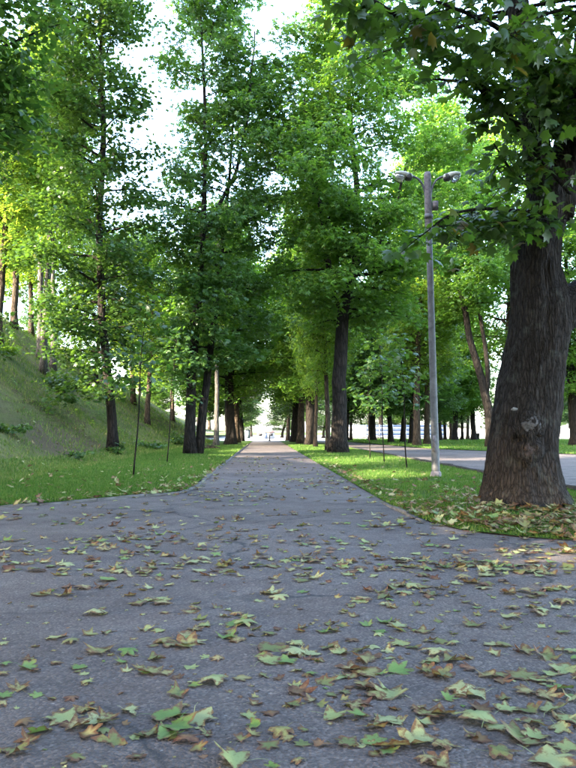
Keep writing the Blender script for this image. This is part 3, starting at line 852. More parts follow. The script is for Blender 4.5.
lump('burl_lip', (-0.075, -0.43, 1.15), (.185, .14, .185), M['bark_big'], 13.0, True, trunk)
lump('burl_lip', (-0.10, -0.45, 0.86), (.165, .12, .17), M['bark_big'], 19.0, True, trunk)
o = lump('burl', (-0.075, -0.515, 1.16), (.12, .07, .12), M['wood'], 3.0, True, trunk); o['label'] = 'grey knobbly burl with a weathered bare face'
o = lump('burl', (-0.10, -0.525, 0.86), (.09, .055, .10), M['wood_red'], 8.0, True, trunk); o['label'] = 'reddish brown lower burl'
o = lump('bark_scar', (-0.25, -0.40, 1.41), (.042, .018, .02), M['scar'], 5.0, False, trunk); o['label'] = 'small pale patch of bare wood'

LIMBS = {
 'left_stem': [(4.03, 10.35, 4.2, .25), (3.98, 10.35, 4.8, .20), (3.82, 10.35, 5.6, .18), (3.74, 10.35, 6.4, .17), (3.6, 10.4, 8.5, .13), (3.3, 10.6, 12, .08), (3.2, 10.6, 15, .03)],
 'right_stem': [(4.12, 10.35, 4.2, .27), (4.38, 10.4, 5.0, .24), (4.65, 10.45, 6.2, .21), (5.0, 10.5, 8.5, .16), (5.4, 10.6, 12, .09), (5.6, 10.6, 15.5, .03)],
 'side_limb': [(3.80, 10.35, 2.55, .30), (4.25, 10.33, 2.80, .31), (4.6, 10.35, 3.0, .28), (5.0, 10.4, 3.3, .25), (5.6, 10.5, 3.9, .23), (6.6, 10.8, 5.5, .17), (7.8, 11, 8, .10), (8.6, 11, 10.5, .04)],
 'i': [(3.9, 10.2, 4.9, .04), (3.72, 9.85, 5.5, .03), (3.75, 9.6, 6.3, .01)],
 'j': [(4.35, 10.2, 4.9, .04), (4.35, 9.8, 5.5, .03), (4.25, 9.6, 6.2, .01)],
 'a': [(3.90, 10.3, 5.1, .07), (2.49, 9.0, 5.63, .05), (1.58, 8.2, 5.8, .03), (0.87, 7.4, 5.7, .012)],
 'b': [(3.8, 10.3, 5.75, .05), (2.73, 9.4, 5.66, .03), (2.10, 9.0, 5.50, .012)],
 'c': [(3.95, 10.3, 4.2, .035), (2.85, 9.6, 4.05, .022), (2.31, 9.2, 3.85, .015), (1.90, 9.0, 3.5, .006)],
 'd': [(4.1, 10.2, 5.5, .06), (3.37, 8.8, 5.67, .045), (2.51, 7.9, 5.6, .03), (1.71, 7.2, 5.42, .012)],
 'e': [(4.45, 10.2, 5.1, .06), (4.18, 9.5, 5.47, .04), (3.43, 8.6, 5.8, .015)],
 'f': [(3.85, 10.1, 4.4, .03), (3.28, 9.7, 4.65, .02), (2.98, 9.4, 4.85, .008)],
 'g': [(4.2, 10.0, 4.4, .03), (3.55, 9.4, 4.66, .02), (3.44, 9.0, 5.12, .008)],
 'h': [(4.15, 10.0, 4.0, .03), (3.46, 9.5, 3.88, .02), (2.98, 9.2, 3.74, .008)],
}
rb = np.random.default_rng(101)
LP = []
NSUB = {'a': 30, 'b': 9, 'c': 20, 'd': 30, 'e': 24, 'f': 9, 'g': 12, 'h': 12, 'i': 22, 'j': 22}
for k, pl in LIMBS.items():
    q = smooth_poly([(x - BM[0], y - BM[1], z, r) for x, y, z, r in pl], 22)
    q[:, :2] += 0.03 * np.stack([vnoise(q[:, 2] * 2, 1.3, len(LP)), vnoise(q[:, 2] * 2, 9.3, len(LP))], 1)
    g = Geo(); g.tube(q[:, :3], q[:, 3], 16 if q[0, 3] > .2 else 7, True)
    big = q[0, 3] > .2
    def twig(base, dirv, L, nl, spread=0.13):
        tp = base + dirv * L
        g.tube([base, (base + tp) / 2 + np.array([0, 0, .03 * L]), tp], [.008, .006, .003], 4, False)
        t = rb.uniform(.2, 1.1, nl)[:, None]
        LP.append(base + (tp - base) * t + np.stack([rb.normal(0, spread, nl), rb.normal(0, spread, nl), rb.normal(-.05, spread * .8, nl)], 1))
    if not big:
        for i in range(NSUB[k]):
            t = (i + rb.uniform(0, 1)) / NSUB[k]; t = .25 + .75 * t
            base = np.array([np.interp(t * 21, np.arange(22), q[:, c]) for c in range(3)])
            a = rb.uniform(0, 6.28); e = rb.normal(-.40 if k == 'c' else -.05 if k == 'b' else -.15, .3)
            twig(base, np.array([math.cos(a) * math.cos(e), math.sin(a) * math.cos(e), math.sin(e)]), rb.uniform(.25, .65), 17 if k in 'ad' else 13)
    else:
        ztop = q[-1, 2]
        for i in range(46):
            z = rb.uniform(7.0 if k != 'side_limb' else 5.2, ztop)
            base = np.array([np.interp(z, q[:, 2], q[:, c]) for c in range(3)])
            a = i * 2.4 + rb.uniform(-.4, .4); e = rb.uniform(.0, .6); L = rb.uniform(1.5, 4.2) * (1.1 - .6 * (z - 7) / 9)
            dv = np.array([math.cos(a) * math.cos(e), math.sin(a) * math.cos(e), math.sin(e)])
            g.tube([base, base + dv * L * .5 + np.array([0, 0, .1]), base + dv * L], [.035, .022, .008], 5, False)
            for j in range(int(4 + L * 3)):
                bb = base + dv * L * rb.uniform(.3, 1)
                a2 = rb.uniform(0, 6.28)
                twig(bb, np.array([math.cos(a2), math.sin(a2), rb.normal(0, .35)]), rb.uniform(.4, .9), 9, .22)
    o = obj('limb', g.mesh('limb', M['bark_big'] if big else M['bark'], True), bm)
P = np.concatenate(LP)
tip, nor = leaf_frames(P, np.array([.3, 0.0]), rb, 0.6, 0.55)
size = 0.165 * rb.uniform(.65, 1.2, len(P))
# leaves that come largest in view are pieces of their own
Wp = P + np.array(BM)
def project(Wp):
    d = Wp - np.array([0, 0, 1.1]); yw = R(-1.84); p = R(3.68)
    rx = d[:, 0] * math.cos(yw) + d[:, 1] * math.sin(yw); fy = -d[:, 0] * math.sin(yw) + d[:, 1] * math.cos(yw)
    fw = fy * math.cos(p) + d[:, 2] * math.sin(p); up = -fy * math.sin(p) + d[:, 2] * math.cos(p)
    return 288 + 747 * rx / fw, 384 - 747 * up / fw, fw
px_, py_, fw_ = project(Wp)
inv = (px_ > 340) & (px_ < 576) & (py_ > 0) & (py_ < 300) & (fw_ < 11)
score = np.where(inv, size / fw_, 0)
pick = np.argsort(-score)[:300]
rest = np.setdiff1d(np.arange(len(P)), pick)
V, F = place_leaves(MAPLE, P[rest], tip[rest], nor[rest], size[rest])
crown = obj('crown', mesh_arrays('crown', V, F, M['near_maple']), bm); crown['kind'] = 'stuff'
ntris += len(F)
lm = [mesh_arrays('leaf', MAPLE[0] * np.array([1, sy, dz]), MAPLE[1], mt) for sy, dz, mt in ((1, 1, M['near_maple']), (.9, 2.2, M['near_maple']), (1.1, -1.2, M['near_maple']), (1, 1.6, M['rusty_maple']))]
for n_, i in enumerate(pick):
    y = Vector(tip[i]).normalized(); z = Vector(nor[i]); z = (z - z.dot(y) * y).normalized(); x = y.cross(z)
    me = lm[3] if (py_[i] > 165 and rb.random() < .35) or rb.random() < .05 else lm[n_ % 3]
    o = obj('leaf', me, crown)
    mt = Matrix((x, y, z)).transposed().to_4x4()
    o.matrix_local = Matrix.Translation(Vector(P[i])) @ mt @ Matrix.Scale(float(size[i]), 4)

# ------------------------------------------------------------------ lamp post
lx, ly = 4.04, 17.52
lamp = tag(empty('lamp_post', (lx, ly, 0.02)), 'tall grey lamp post with two curved arms and twin heads', 'lamp post')
g = Geo()
zs = np.array([-.1, 0, 1.2, 1.22, 3, 5, 6.65]); g.tube([(-.016 * z, 0, z) for z in zs], [.098, .096, .090, .088, .082, .074, .066], 20)
pole = obj('pole', g.mesh('pole', M['pole'], True), lamp)
g = Geo(); g.tube([(0, 0, -.05), (0, 0, .05), (0, 0, .14), (0, 0, .16)], [.135, .135, .118, .10], 20); obj('base_collar', g.mesh('base_collar', M['pole_dark'], True), pole)
g = Geo(); g.box(-.085, -.015, -.094, -.07, .62, 1.0); obj('access_door', g.mesh('access_door', M['pole_dark']), pole)
g = Geo(); zs = [5.95, 6.0, 6.6, 7.25, 7.33]; g.tube([(-.016 * z, 0, z) for z in zs], [.086, .090, .088, .086, .070], 18)
sleeve = obj('sleeve', g.mesh('sleeve', M['pole_dark'], True), lamp)
g = Geo(); g.tube([(-.096, 0, 6.18), (-.097, 0, 6.30)], [.100, .100], 18)
obj('collar', g.mesh('collar', M['pole'], True), sleeve)
g = Geo(); g.box(.0, .13, -.05, .05, 6.40, 6.62)
o = obj('control_box', g.mesh('control_box', M['pole_dark']), lamp)
for sgn in (-1, 1):
    g = Geo()
    t = np.linspace(0, 1, 12)
    ax = -.107 + sgn * (.05 + .40 * t ** 1.7); az = 6.60 + .62 * np.sin(t * math.pi / 2) ** 1.0
    az = 6.60 + .63 * (1 - (1 - t) ** 2.2)
    g.tube(np.stack([ax, 0 * t, az], 1), np.full(12, .026), 10)
    obj('arm', g.mesh('arm', M['pole'], True), lamp)
    # head: lofted housing, gear end near the arm, bowl under the outer end
    def loft(xs, half_w, lo, hi, mat, name, parent):
        gg = Geo(); ns = 18; rings = []
        for x_, w_, l_, h_ in zip(xs, half_w, lo, hi):
            a = np.linspace(0, 2 * math.pi, ns, endpoint=False)
            sy = np.sign(np.cos(a)) * np.abs(np.cos(a)) ** .7 * w_
            sz = (l_ + h_) / 2 + np.sign(np.sin(a)) * np.abs(np.sin(a)) ** .7 * (h_ - l_) / 2
            rings.append(np.stack([np.full(ns, sgn * x_), sy, sz], 1))
        Vv = np.concatenate(rings + [[rings[0].mean(0)], [rings[-1].mean(0)]]); Ff = []
        n_ = len(rings)
        for i in range(n_ - 1):
            for j in range(ns):
                a0, b0 = i * ns + j, i * ns + (j + 1) % ns
                Ff += [(a0, b0, b0 + ns), (a0, b0 + ns, a0 + ns)]
        for j in range(ns):
            Ff += [(n_ * ns, (j + 1) % ns, j), (n_ * ns + 1, (n_ - 1) * ns + j, (n_ - 1) * ns + (j + 1) % ns)]
        gg.add(Vv, Ff)
        oo = obj(name, gg.mesh(name, mat, True), parent)
        return oo
    hd = loft([.0, .04, .12, .20, .30, .40, .44], [.05, .085, .10, .12, .13, .105, .05], [-.02, -.055, -.06, -.03, -.02, -.01, .02], [.05, .085, .10, .11, .105, .08, .05], M['lamp_white'], 'lamp_head', lamp)
    hd.location = (-.107 + sgn * .37, 0, 7.19); hd.rotation_euler = (0, -sgn * R(9), 0)
    loft([.012, .05, .15, .175], [.06, .092, .106, .07], [-.05, -.085, -.09, -.05], [.03, .092, .106, .05], M['lamp_dark'], 'gear_box', hd)
    loft([.19, .22, .30, .39, .42], [.06, .105, .115, .09, .04], [-.05, -.12, -.14, -.09, -.03], [-.01, .02, .03, .03, .01], M['glass'], 'bowl', hd)

# ------------------------------------------------------------------ saplings, shrubs
def sapling(name, x, y, h, z1, reach, lean, label, seed, zf, leafmat, size=.17, n=240, tmpl=MAPLE, group=None):
    r = np.random.default_rng(seed)
    root = tag(empty(name, (x, y, zf)), label, 'sapling', group)
    g = Geo()
    t = np.linspace(0, 1, 9)
    pts = np.stack([lean * t ** 1.2 + .02 * np.sin(t * 9 + seed), .03 * np.sin(t * 6), h * t - .03], 1)
    g.tube(pts, .024 - .017 * t, 6)
    LPs = []
    nb = 11
    for i in range(nb):
        z = z1 + (h - z1) * (i + .5) / nb
        b0 = np.array([np.interp(z, pts[:, 2], pts[:, c]) for c in range(3)])
        a = i * 2.4 + r.uniform(-.4, .4); e = r.uniform(.05, .6); L = reach * r.uniform(.6, 1.15) * (1.1 - .6 * i / nb)
        tp = b0 + L * np.array([math.cos(a) * math.cos(e), math.sin(a) * math.cos(e), math.sin(e)])
        g.tube([b0, (b0 + tp) / 2 + np.array([0, 0, .04]), tp], [.010, .007, .003], 4, False)
        m_ = max(4, n // nb)
        tt = r.uniform(.25, 1.1, m_)[:, None]
        LPs.append(b0 + (tp - b0) * tt + np.stack([r.normal(0, .16, m_), r.normal(0, .16, m_), r.normal(-.04, .10, m_)], 1))
    P_ = np.concatenate(LPs)
    obj('stem', g.mesh('stem', M['bark'], True), root)
    c = obj('crown', crown_mesh('crown', P_, r, tmpl, size, leafmat, (0, 0), .45, .4), root); c['kind'] = 'stuff'
    return root
GS = 'young trees planted in the grass strips'
sapling('maple_sapling', -3.11, 18.1, 4.3, 2.0, .85, .25, 'thin dark sapling nearest on the left grass strip', 5, .03, M['maple'], .18, 170, group=GS)
sapling('maple_sapling', -3.34, 26.0, 4.6, 2.0, .95, .30, 'thin sapling on the left strip between slim tree and twin chestnut', 6, .03, M['maple'], .18, 260, group=GS)
sapling('maple_sapling', 4.18, 29.5, 3.8, 1.6, .8, -.1, 'farthest of three saplings on the strip between the paths', 7, .03, M['maple'], .19, 260, group=GS)
sapling('maple_sapling', 4.14, 25.8, 4.4, 1.9, 1.0, -.1, 'middle of three saplings on the strip between the paths', 8, .03, M['maple'], .18, 300, group=GS)
sapling('maple_sapling', 4.15, 21.7, 3.9, 1.9, .75, -.15, 'nearest of three saplings on the strip between the paths', 9, .03, M['maple'], .18, 200, group=GS)
sapling('maple_sapling', -11.4, 31.8, 2.6, .5, .9, .35, 'leafy young tree on the hillside at the left picture edge', 12, zat(-11.4, 31.8), M['maple'], .2, 240)
sapling('maple_sapling', 21.5, 72.0, 3.4, 1.2, .8, .1, 'young tree with a thin stem on the lawn left of the near maple', 14, .03, M['linden'], .2, 240)

def shrub(name, x, y, w, h, n, size, label, seed, leafmat, tmpl=MAPLE, group=None, cat='shrub'):
    r = np.random.default_rng(seed)
    root = tag(empty(name, (x, y, zat(x, y))), label, cat, group)
    g = Geo(); LPs = []
    for i in range(max(5, n // 40)):
        a = r.uniform(0, 6.28); k = r.uniform(.2, 1) ** .6
        tp = np.array([math.cos(a) * w * .5 * k, math.sin(a) * w * .5 * k, h * r.uniform(.5, 1.0) * (1.15 - .6 * k)])
        b0 = np.array([tp[0] * .15, tp[1] * .15, -.05])
        g.tube([b0, (b0 + tp) / 2 + np.array([0, 0, .06]), tp], [.014, .010, .004], 4, False)
        m_ = n // max(5, n // 40)
        tt = r.uniform(.35, 1.05, m_)[:, None]
        LPs.append(b0 + (tp - b0) * tt + np.stack([r.normal(0, .10 * w, m_), r.normal(0, .10 * w, m_), r.normal(0, .07 * h, m_)], 1))
    P_ = np.concatenate(LPs); P_[:, 2] = np.maximum(P_[:, 2], .02)
    obj('stem', g.mesh('stem', M['bark'], True), root)
    c = obj('foliage', crown_mesh('foliage', P_, r, tmpl, size, leafmat, (0, 0), .5, .3), root); c['kind'] = 'stuff'
    return root
shrub('shrub', -11.1, 41.2, 2.3, 1.5, 700, .20, 'round dark green shrub on the slope below the slim grey trees', 21, M['maple'])
shrub('shrub', -10.2, 39.0, 1.1, .6, 220, .16, 'low shrub downhill of the round dark one', 22, M['maple'])
GW = 'low shrubs at the hill foot'
shrub('shrub', -6.75, 42.5, 1.3, .6, 240, .17, 'left of two low shrubs behind the nearest left sapling', 23, M['chestnut_shaded'], group=GW)
shrub('shrub', -6.1, 43.5, 1.0, .65, 220, .17, 'right of two low shrubs behind the nearest left sapling', 24, M['chestnut_shaded'], group=GW)
shrub('shrub', -6.9, 26.9, 1.2, .35, 160, .15, 'flat weedy clump low on the bank left of the slim dark tree', 25, M['maple'], group=GW)
shrub('shrub', -6.4, 32.7, .9, .7, 170, .15, 'leafy sprouts round the base of the slim dark tree', 26, M['maple'], group=GW)
shrub('shrub', -8.4, 24.5, 1.4, .5, 160, .16, 'ragged weed clump on the nearest part of the bank', 27, M['maple'], group=GW)
shrub('shrub', -6.3, 55.0, 1.6, 1.2, 260, .2, 'bush at the hill foot just left of the twin chestnut', 28, M['maple'], group=GW)
shrub('shrub', -13.2, 38.0, 1.5, .7, 240, .2, 'pale bush high on the slope under the leaning tree', 29, M['linden'])
# weeds along the crest and scattered over the slope
n = 9000
y = sample_y(n, 14, 100, 1.4); x = -6.5 - rng.random(n) * 26
ok = (y > left_front(x)) & (vnoise(x * .3, y * .3, 12.5) + .5 * vnoise(x * 1.2, y * 1.2, 2.5) + np.clip((-x - 12) * .04, 0, .6) > rng.uniform(.1, .9, n))
x, y = x[ok], y[ok]
P_ = np.stack([x, y, hill_z(x, y) + rng.uniform(.02, .35, len(x))], 1)
tip, nor = leaf_frames(P_, np.array([0., 30.]), rng, .6, 0)
V, F = place_leaves(SPRIG, P_, tip, nor, rng.uniform(.12, .32, len(x)))
tag(obj('undergrowth', mesh_arrays('undergrowth', V, F, M['linden'])), 'weeds and low undergrowth scattered over the hillside', 'undergrowth', kind='stuff')

# dead branches lying on the left strip
for i, (x, y, a, L, lab) in enumerate([(-3.9, 46, .2, 1.6, 'longest of the dead branches on the grass by the pale trunk'), (-3.1, 47, 2.4, 1.1, 'dead branch lying askew nearest the path edge'), (-3.5, 49.5, .9, 1.3, 'dead branch lying at the foot of the pale trunk')]):
    root = tag(empty('fallen_branch', (x, y, .06), a), lab, 'branch', 'dead branches left of the path')
    g = Geo(); g.tube([(-L / 2, 0, .02), (0, .06, .10), (L / 2, -.05, .05)], [.06, .05, .02], 7); obj('bough', g.mesh('bough', M['bark_brown'], True), root)
    for k in (-.2, .1, .3):
        g = Geo(); g.tube([(k * L, .02, .08), (k * L + .2, .2, .22), (k * L + .32, .42, .2)], [.03, .02, .008], 5); obj('twig', g.mesh('twig', M['bark_brown'], True), root)

# ------------------------------------------------------------------ far things
def box_part(name, parent, mat, *b):
    g = Geo(); g.box(*b); return obj(name, g.mesh(name, mat), parent)
t = tag(empty('notice_board', (-1.95, 89.0, 0.02)), 'pale blue board on two legs at the far left end of the path', 'board')
box_part('panel', t, M['pale_blue'], -.32, .32, -.03, .03, .35, 1.35)
for s in (-1, 1): box_part('leg', t, M['dark_metal'], s * .26 - .02, s * .26 + .02, .032, .07, -.02, 1.3)
t = tag(empty('bollard', (0.70, 93.0, 0)), 'small dark bollard in the middle of the path end', 'bollard')
g = Geo(); g.tube([(0, 0, -.02), (0, 0, .12), (0, 0, .121), (0, 0, .62), (0, 0, .70)], [.12, .12, .075, .065, .05], 12); obj('post', g.mesh('post', M['dark_metal'], True), t)
g = Geo(); g.tube([(0, 0, .70), (0, 0, .74), (0, 0, .82), (0, 0, .86)], [.05, .09, .09, .03], 12); obj('cap', g.mesh('cap', M['white'], True), t)
t = tag(empty('kiosk', (0.3, 128.0, 0)), 'low pale kiosk with a reddish roof seen at the end of the path', 'kiosk')
box_part('wall', t, M['white'], -3, 3, -1.5, 1.5, -.05, 2.1)
g = Geo(); g.add([(-3.4, -1.9, 2.1), (3.4, -1.9, 2.1), (3.4, 1.9, 2.1), (-3.4, 1.9, 2.1), (-1.8, 0, 3.1), (1.8, 0, 3.1)], [(0, 1, 5), (0, 5, 4), (1, 2, 5), (2, 3, 4), (2, 4, 5), (3, 0, 4), (0, 2, 1), (0, 3, 2)]); obj('roof', g.mesh('roof', M['tile_red']), t)
box_part('door', t, M['blue_grey'], -.5, .5, -1.56, -1.503, 0, 1.95)
for s in (-1, 1): box_part('window', t, M['dark_metal'], s * 1.8 - .6, s * 1.8 + .6, -1.56, -1.503, .9, 1.7)
t = bpy.data.objects['kiosk']; t.scale = (.5, .5, .5)
t = tag(empty('litter_bin', (27.6, 96.0, 0.03)), 'small dark litter bin by the rightmost far trunk', 'bin')
g = Geo(); g.tube([(0, 0, .12), (0, 0, .2), (0, 0, .85), (0, 0, .86), (0, 0, .92)], [.2, .24, .30, .33, .33], 14); obj('bucket', g.mesh('bucket', M['dark_metal'], True), t)
g = Geo(); g.tube([(0, 0, -.03), (0, 0, .14)], [.06, .06], 10); obj('foot', g.mesh('foot', M['dark_metal'], True), t)
t = tag(empty('banded_wall', (20.5, 118.0, 0)), 'long low wall of pale blue and white horizontal bands beyond the lawn', 'wall')
for i in range(6):
    box_part('slat', t, M['blue_grey'] if i % 2 else M['white'], -8.5, 8.5, -.10 + .02 * (i % 2), .10, .25 + i * .33, .25 + i * .33 + .30)
for i in range(9): box_part('post', t, M['white'], -8.5 + i * 2.1 - .06, -8.5 + i * 2.1 + .06, -.16, -.103, -.05, 2.3)
t = tag(empty('white_wall', (50.0, 126.0, 0)), 'long sunlit white wall glimpsed between the far trunks', 'wall')
box_part('panel', t, M['white'], -19, 30, -.2, .2, -.05, 1.7)
box_part('coping', t, M['kerb'], -19.1, 30.1, -.26, .26, 1.703, 1.8)

# unseen trees added around the viewpoint and up the bank to cast shade
GB = 'unseen shade trees around the viewpoint'
for i, (pr, x, y, s, lab) in enumerate([(PA, -13.5, 12.0, 1.1, 'tree on the bank left of the plaza, outside the picture'), (PA, -11.0, 2.5, 1.1, 'unseen tree on the bank beside the viewpoint'), (PC, -13.0, -6.0, 1.2, 'unseen tree on the bank behind the viewpoint'), (PA, -4.5, -9.0, 1.1, 'unseen tree behind the viewpoint left of the path'), (PA, 4.5, -8.0, 1.1, 'unseen tree behind the viewpoint right of the path'),
      (PC, 10.5, 2.0, 1.2, 'unseen tree right of the plaza beside the viewpoint'), (PA, 11.5, 15.0, 1.1, 'tree right of the near maple, outside the picture'), (PD, -20, 26, 1.0, 'middle of three tall trees up the bank outside the picture'), (PD, -23, 31, 1.0, 'farthest of three tall trees up the bank outside the picture'), (PD, -17, 20.5, 1.0, 'nearest of three tall trees up the bank outside the picture'), (PD, -20, 8, 1.1, 'unseen tall tree high on the bank beside the viewpoint'), (PA, -8, -4.5, 1.15, 'unseen tree at the bank foot close behind the viewpoint'), (PA, -12.5, -11, 1.2, 'unseen tree low on the bank well behind the viewpoint'), (PA, -17, -4, 1.2, 'unseen broad tree up the bank behind the viewpoint'), (PA, -9, -14, 1.2, 'unseen broad tree at the bank foot behind the viewpoint'), (PC, -8.5, 6.5, 1.0, 'unseen tree at the corner of the bank beside the plaza'), (PA, -16.5, 4.5, 1.2, 'unseen spreading tree halfway up the bank beside the viewpoint'), (PA, -22, -5, 1.2, 'unseen broad tree on the bank crest behind the viewpoint'), (PC, -25, 4, 1.2, 'unseen tree on the bank crest beside the viewpoint')]):
    put(pr, x, y, lab, None, s, None, GB)

# ------------------------------------------------------------------ fallen leaves
OUT = [(180, .30), (142, .41), (116, .52), (98, .41), (80, .33), (66, .48), (50, .63), (35, .47), (23, .35), (11, .50), (0, .68)]
OUT = OUT + [(-a, r) for a, r in OUT[-2:0:-1]]
def fallen(seed, form):
    r = np.random.default_rng(seed)
    n = len(OUT)
    jit = 1 + r.normal(0, .11, n)
    ang = np.radians([a for a, _ in OUT]) + r.normal(0, .05, n); rad = np.array([q for _, q in OUT]) * jit
    if form == 'torn':
        k = r.integers(0, n); w = np.minimum((np.arange(n) - k) % n, (k - np.arange(n)) % n); rad = rad * np.where(w < 4, .45, 1)
    outer = np.stack([rad * np.sin(ang), rad * np.cos(ang)], 1)
    inner = outer[::2] * .5
    xy = np.vstack([[[0, 0]], inner, outer]); m_ = len(inner)
    rim = np.concatenate([[0.05], np.full(m_, .45), np.ones(n) * r.uniform(.8, 1.1, n)])
    F_ = [(0, 1 + (i + 1) % m_, 1 + i) for i in range(m_)]
    o0 = 1 + m_
    for i in range(m_):
        a, b_ = 2 * i, (2 * i + 1) % n; c = (2 * i + 2) % n
        i0, i1 = 1 + i, 1 + (i + 1) % m_
        F_ += [(i0, o0 + b_, o0 + a), (i0, i1, o0 + b_), (i1, o0 + c, o0 + b_)]
    rr = np.hypot(xy[:, 0], xy[:, 1])
    z = r.normal(0, .03, len(xy)) * (rr / .5)
    lob = np.sin(np.arctan2(xy[:, 0], xy[:, 1]) * r.integers(2, 4) + r.uniform(0, 6.28))
    if form == 'flat': z += .10 * rr ** 2 * 2 * lob + .05 * rr
    elif form == 'cupped': z += (.5 + .5 * lob) * rr ** 2
    elif form == 'arched': z += -.45 * rr ** 2 * (1.2 + .4 * lob) + .02
    elif form == 'folded':
        a = r.uniform(0, 6.28); d = xy[:, 0] * math.cos(a) + xy[:, 1] * math.sin(a)
        up = np.maximum(d - .04, 0); z += up * .75; sh = up * .3
        xy = xy - sh[:, None] * np.array([[math.cos(a), math.sin(a)]])
        z += -.12 * np.minimum(d, 0) ** 2 * lob
    else: z += (.35 + .6 * lob) * rr ** 2
    V_ = np.column_stack([xy, z])
    # stalk
    k = len(V_); sd = r.uniform(-.3, .3); sz = r.uniform(.0, .12)
    b0 = V_[o0]; st = np.array([b0 + [-.012, 0, 0], b0 + [.012, 0, 0], b0 + [sd * .4 + .010, -.25, sz], b0 + [sd * .4 - .010, -.25, sz], b0 + [sd + .006, -.48, sz * .3], b0 + [sd - .006, -.48, sz * .3]])
    V_ = np.vstack([V_, st]); rim = np.concatenate([rim, np.full(6, .5)])
    F_ += [(k, k + 1, k + 2), (k, k + 2, k + 3), (k + 3, k + 2, k + 4), (k + 3, k + 4, k + 5)]
    V_[:, 2] -= np.percentile(V_[:, 2], 8)
    V_[:, 2] = np.maximum(V_[:, 2], 0.0) + .012
    return V_, np.array(F_), rim
FORMS = ['flat', 'cupped', 'arched', 'folded', 'torn']
GEOM = {f: [fallen(300 + 17 * i + j * 5, f) for j in range(5)] for i, f in enumerate(FORMS)}
FMESH = {}
def fmesh(c, f, v):
    if (c, f, v) not in FMESH:
        V_, F_, rim = GEOM[f][v]
        FMESH[(c, f, v)] = mesh_arrays('fallen_leaf', V_, F_, FM[c], True, {'rim': rim})
    return FMESH[(c, f, v)]
CW = {'p': 'pale grey-green', 'g': 'fresh green', 'o': 'olive green', 'b': 'tan brown-edged', 'r': 'rust-brown'}
FW = {'flat': 'lying flat', 'cupped': 'with curled-up edges', 'arched': 'arched on its tips', 'folded': 'folded half upright', 'torn': 'torn and twisted'}
FPROB = {'p': (.35, .15, .25, .1, .15), 'g': (.3, .2, .2, .2, .1), 'o': (.2, .35, .2, .1, .15), 'b': (.15, .4, .2, .1, .15), 'r': (.05, .5, .15, .1, .2)}
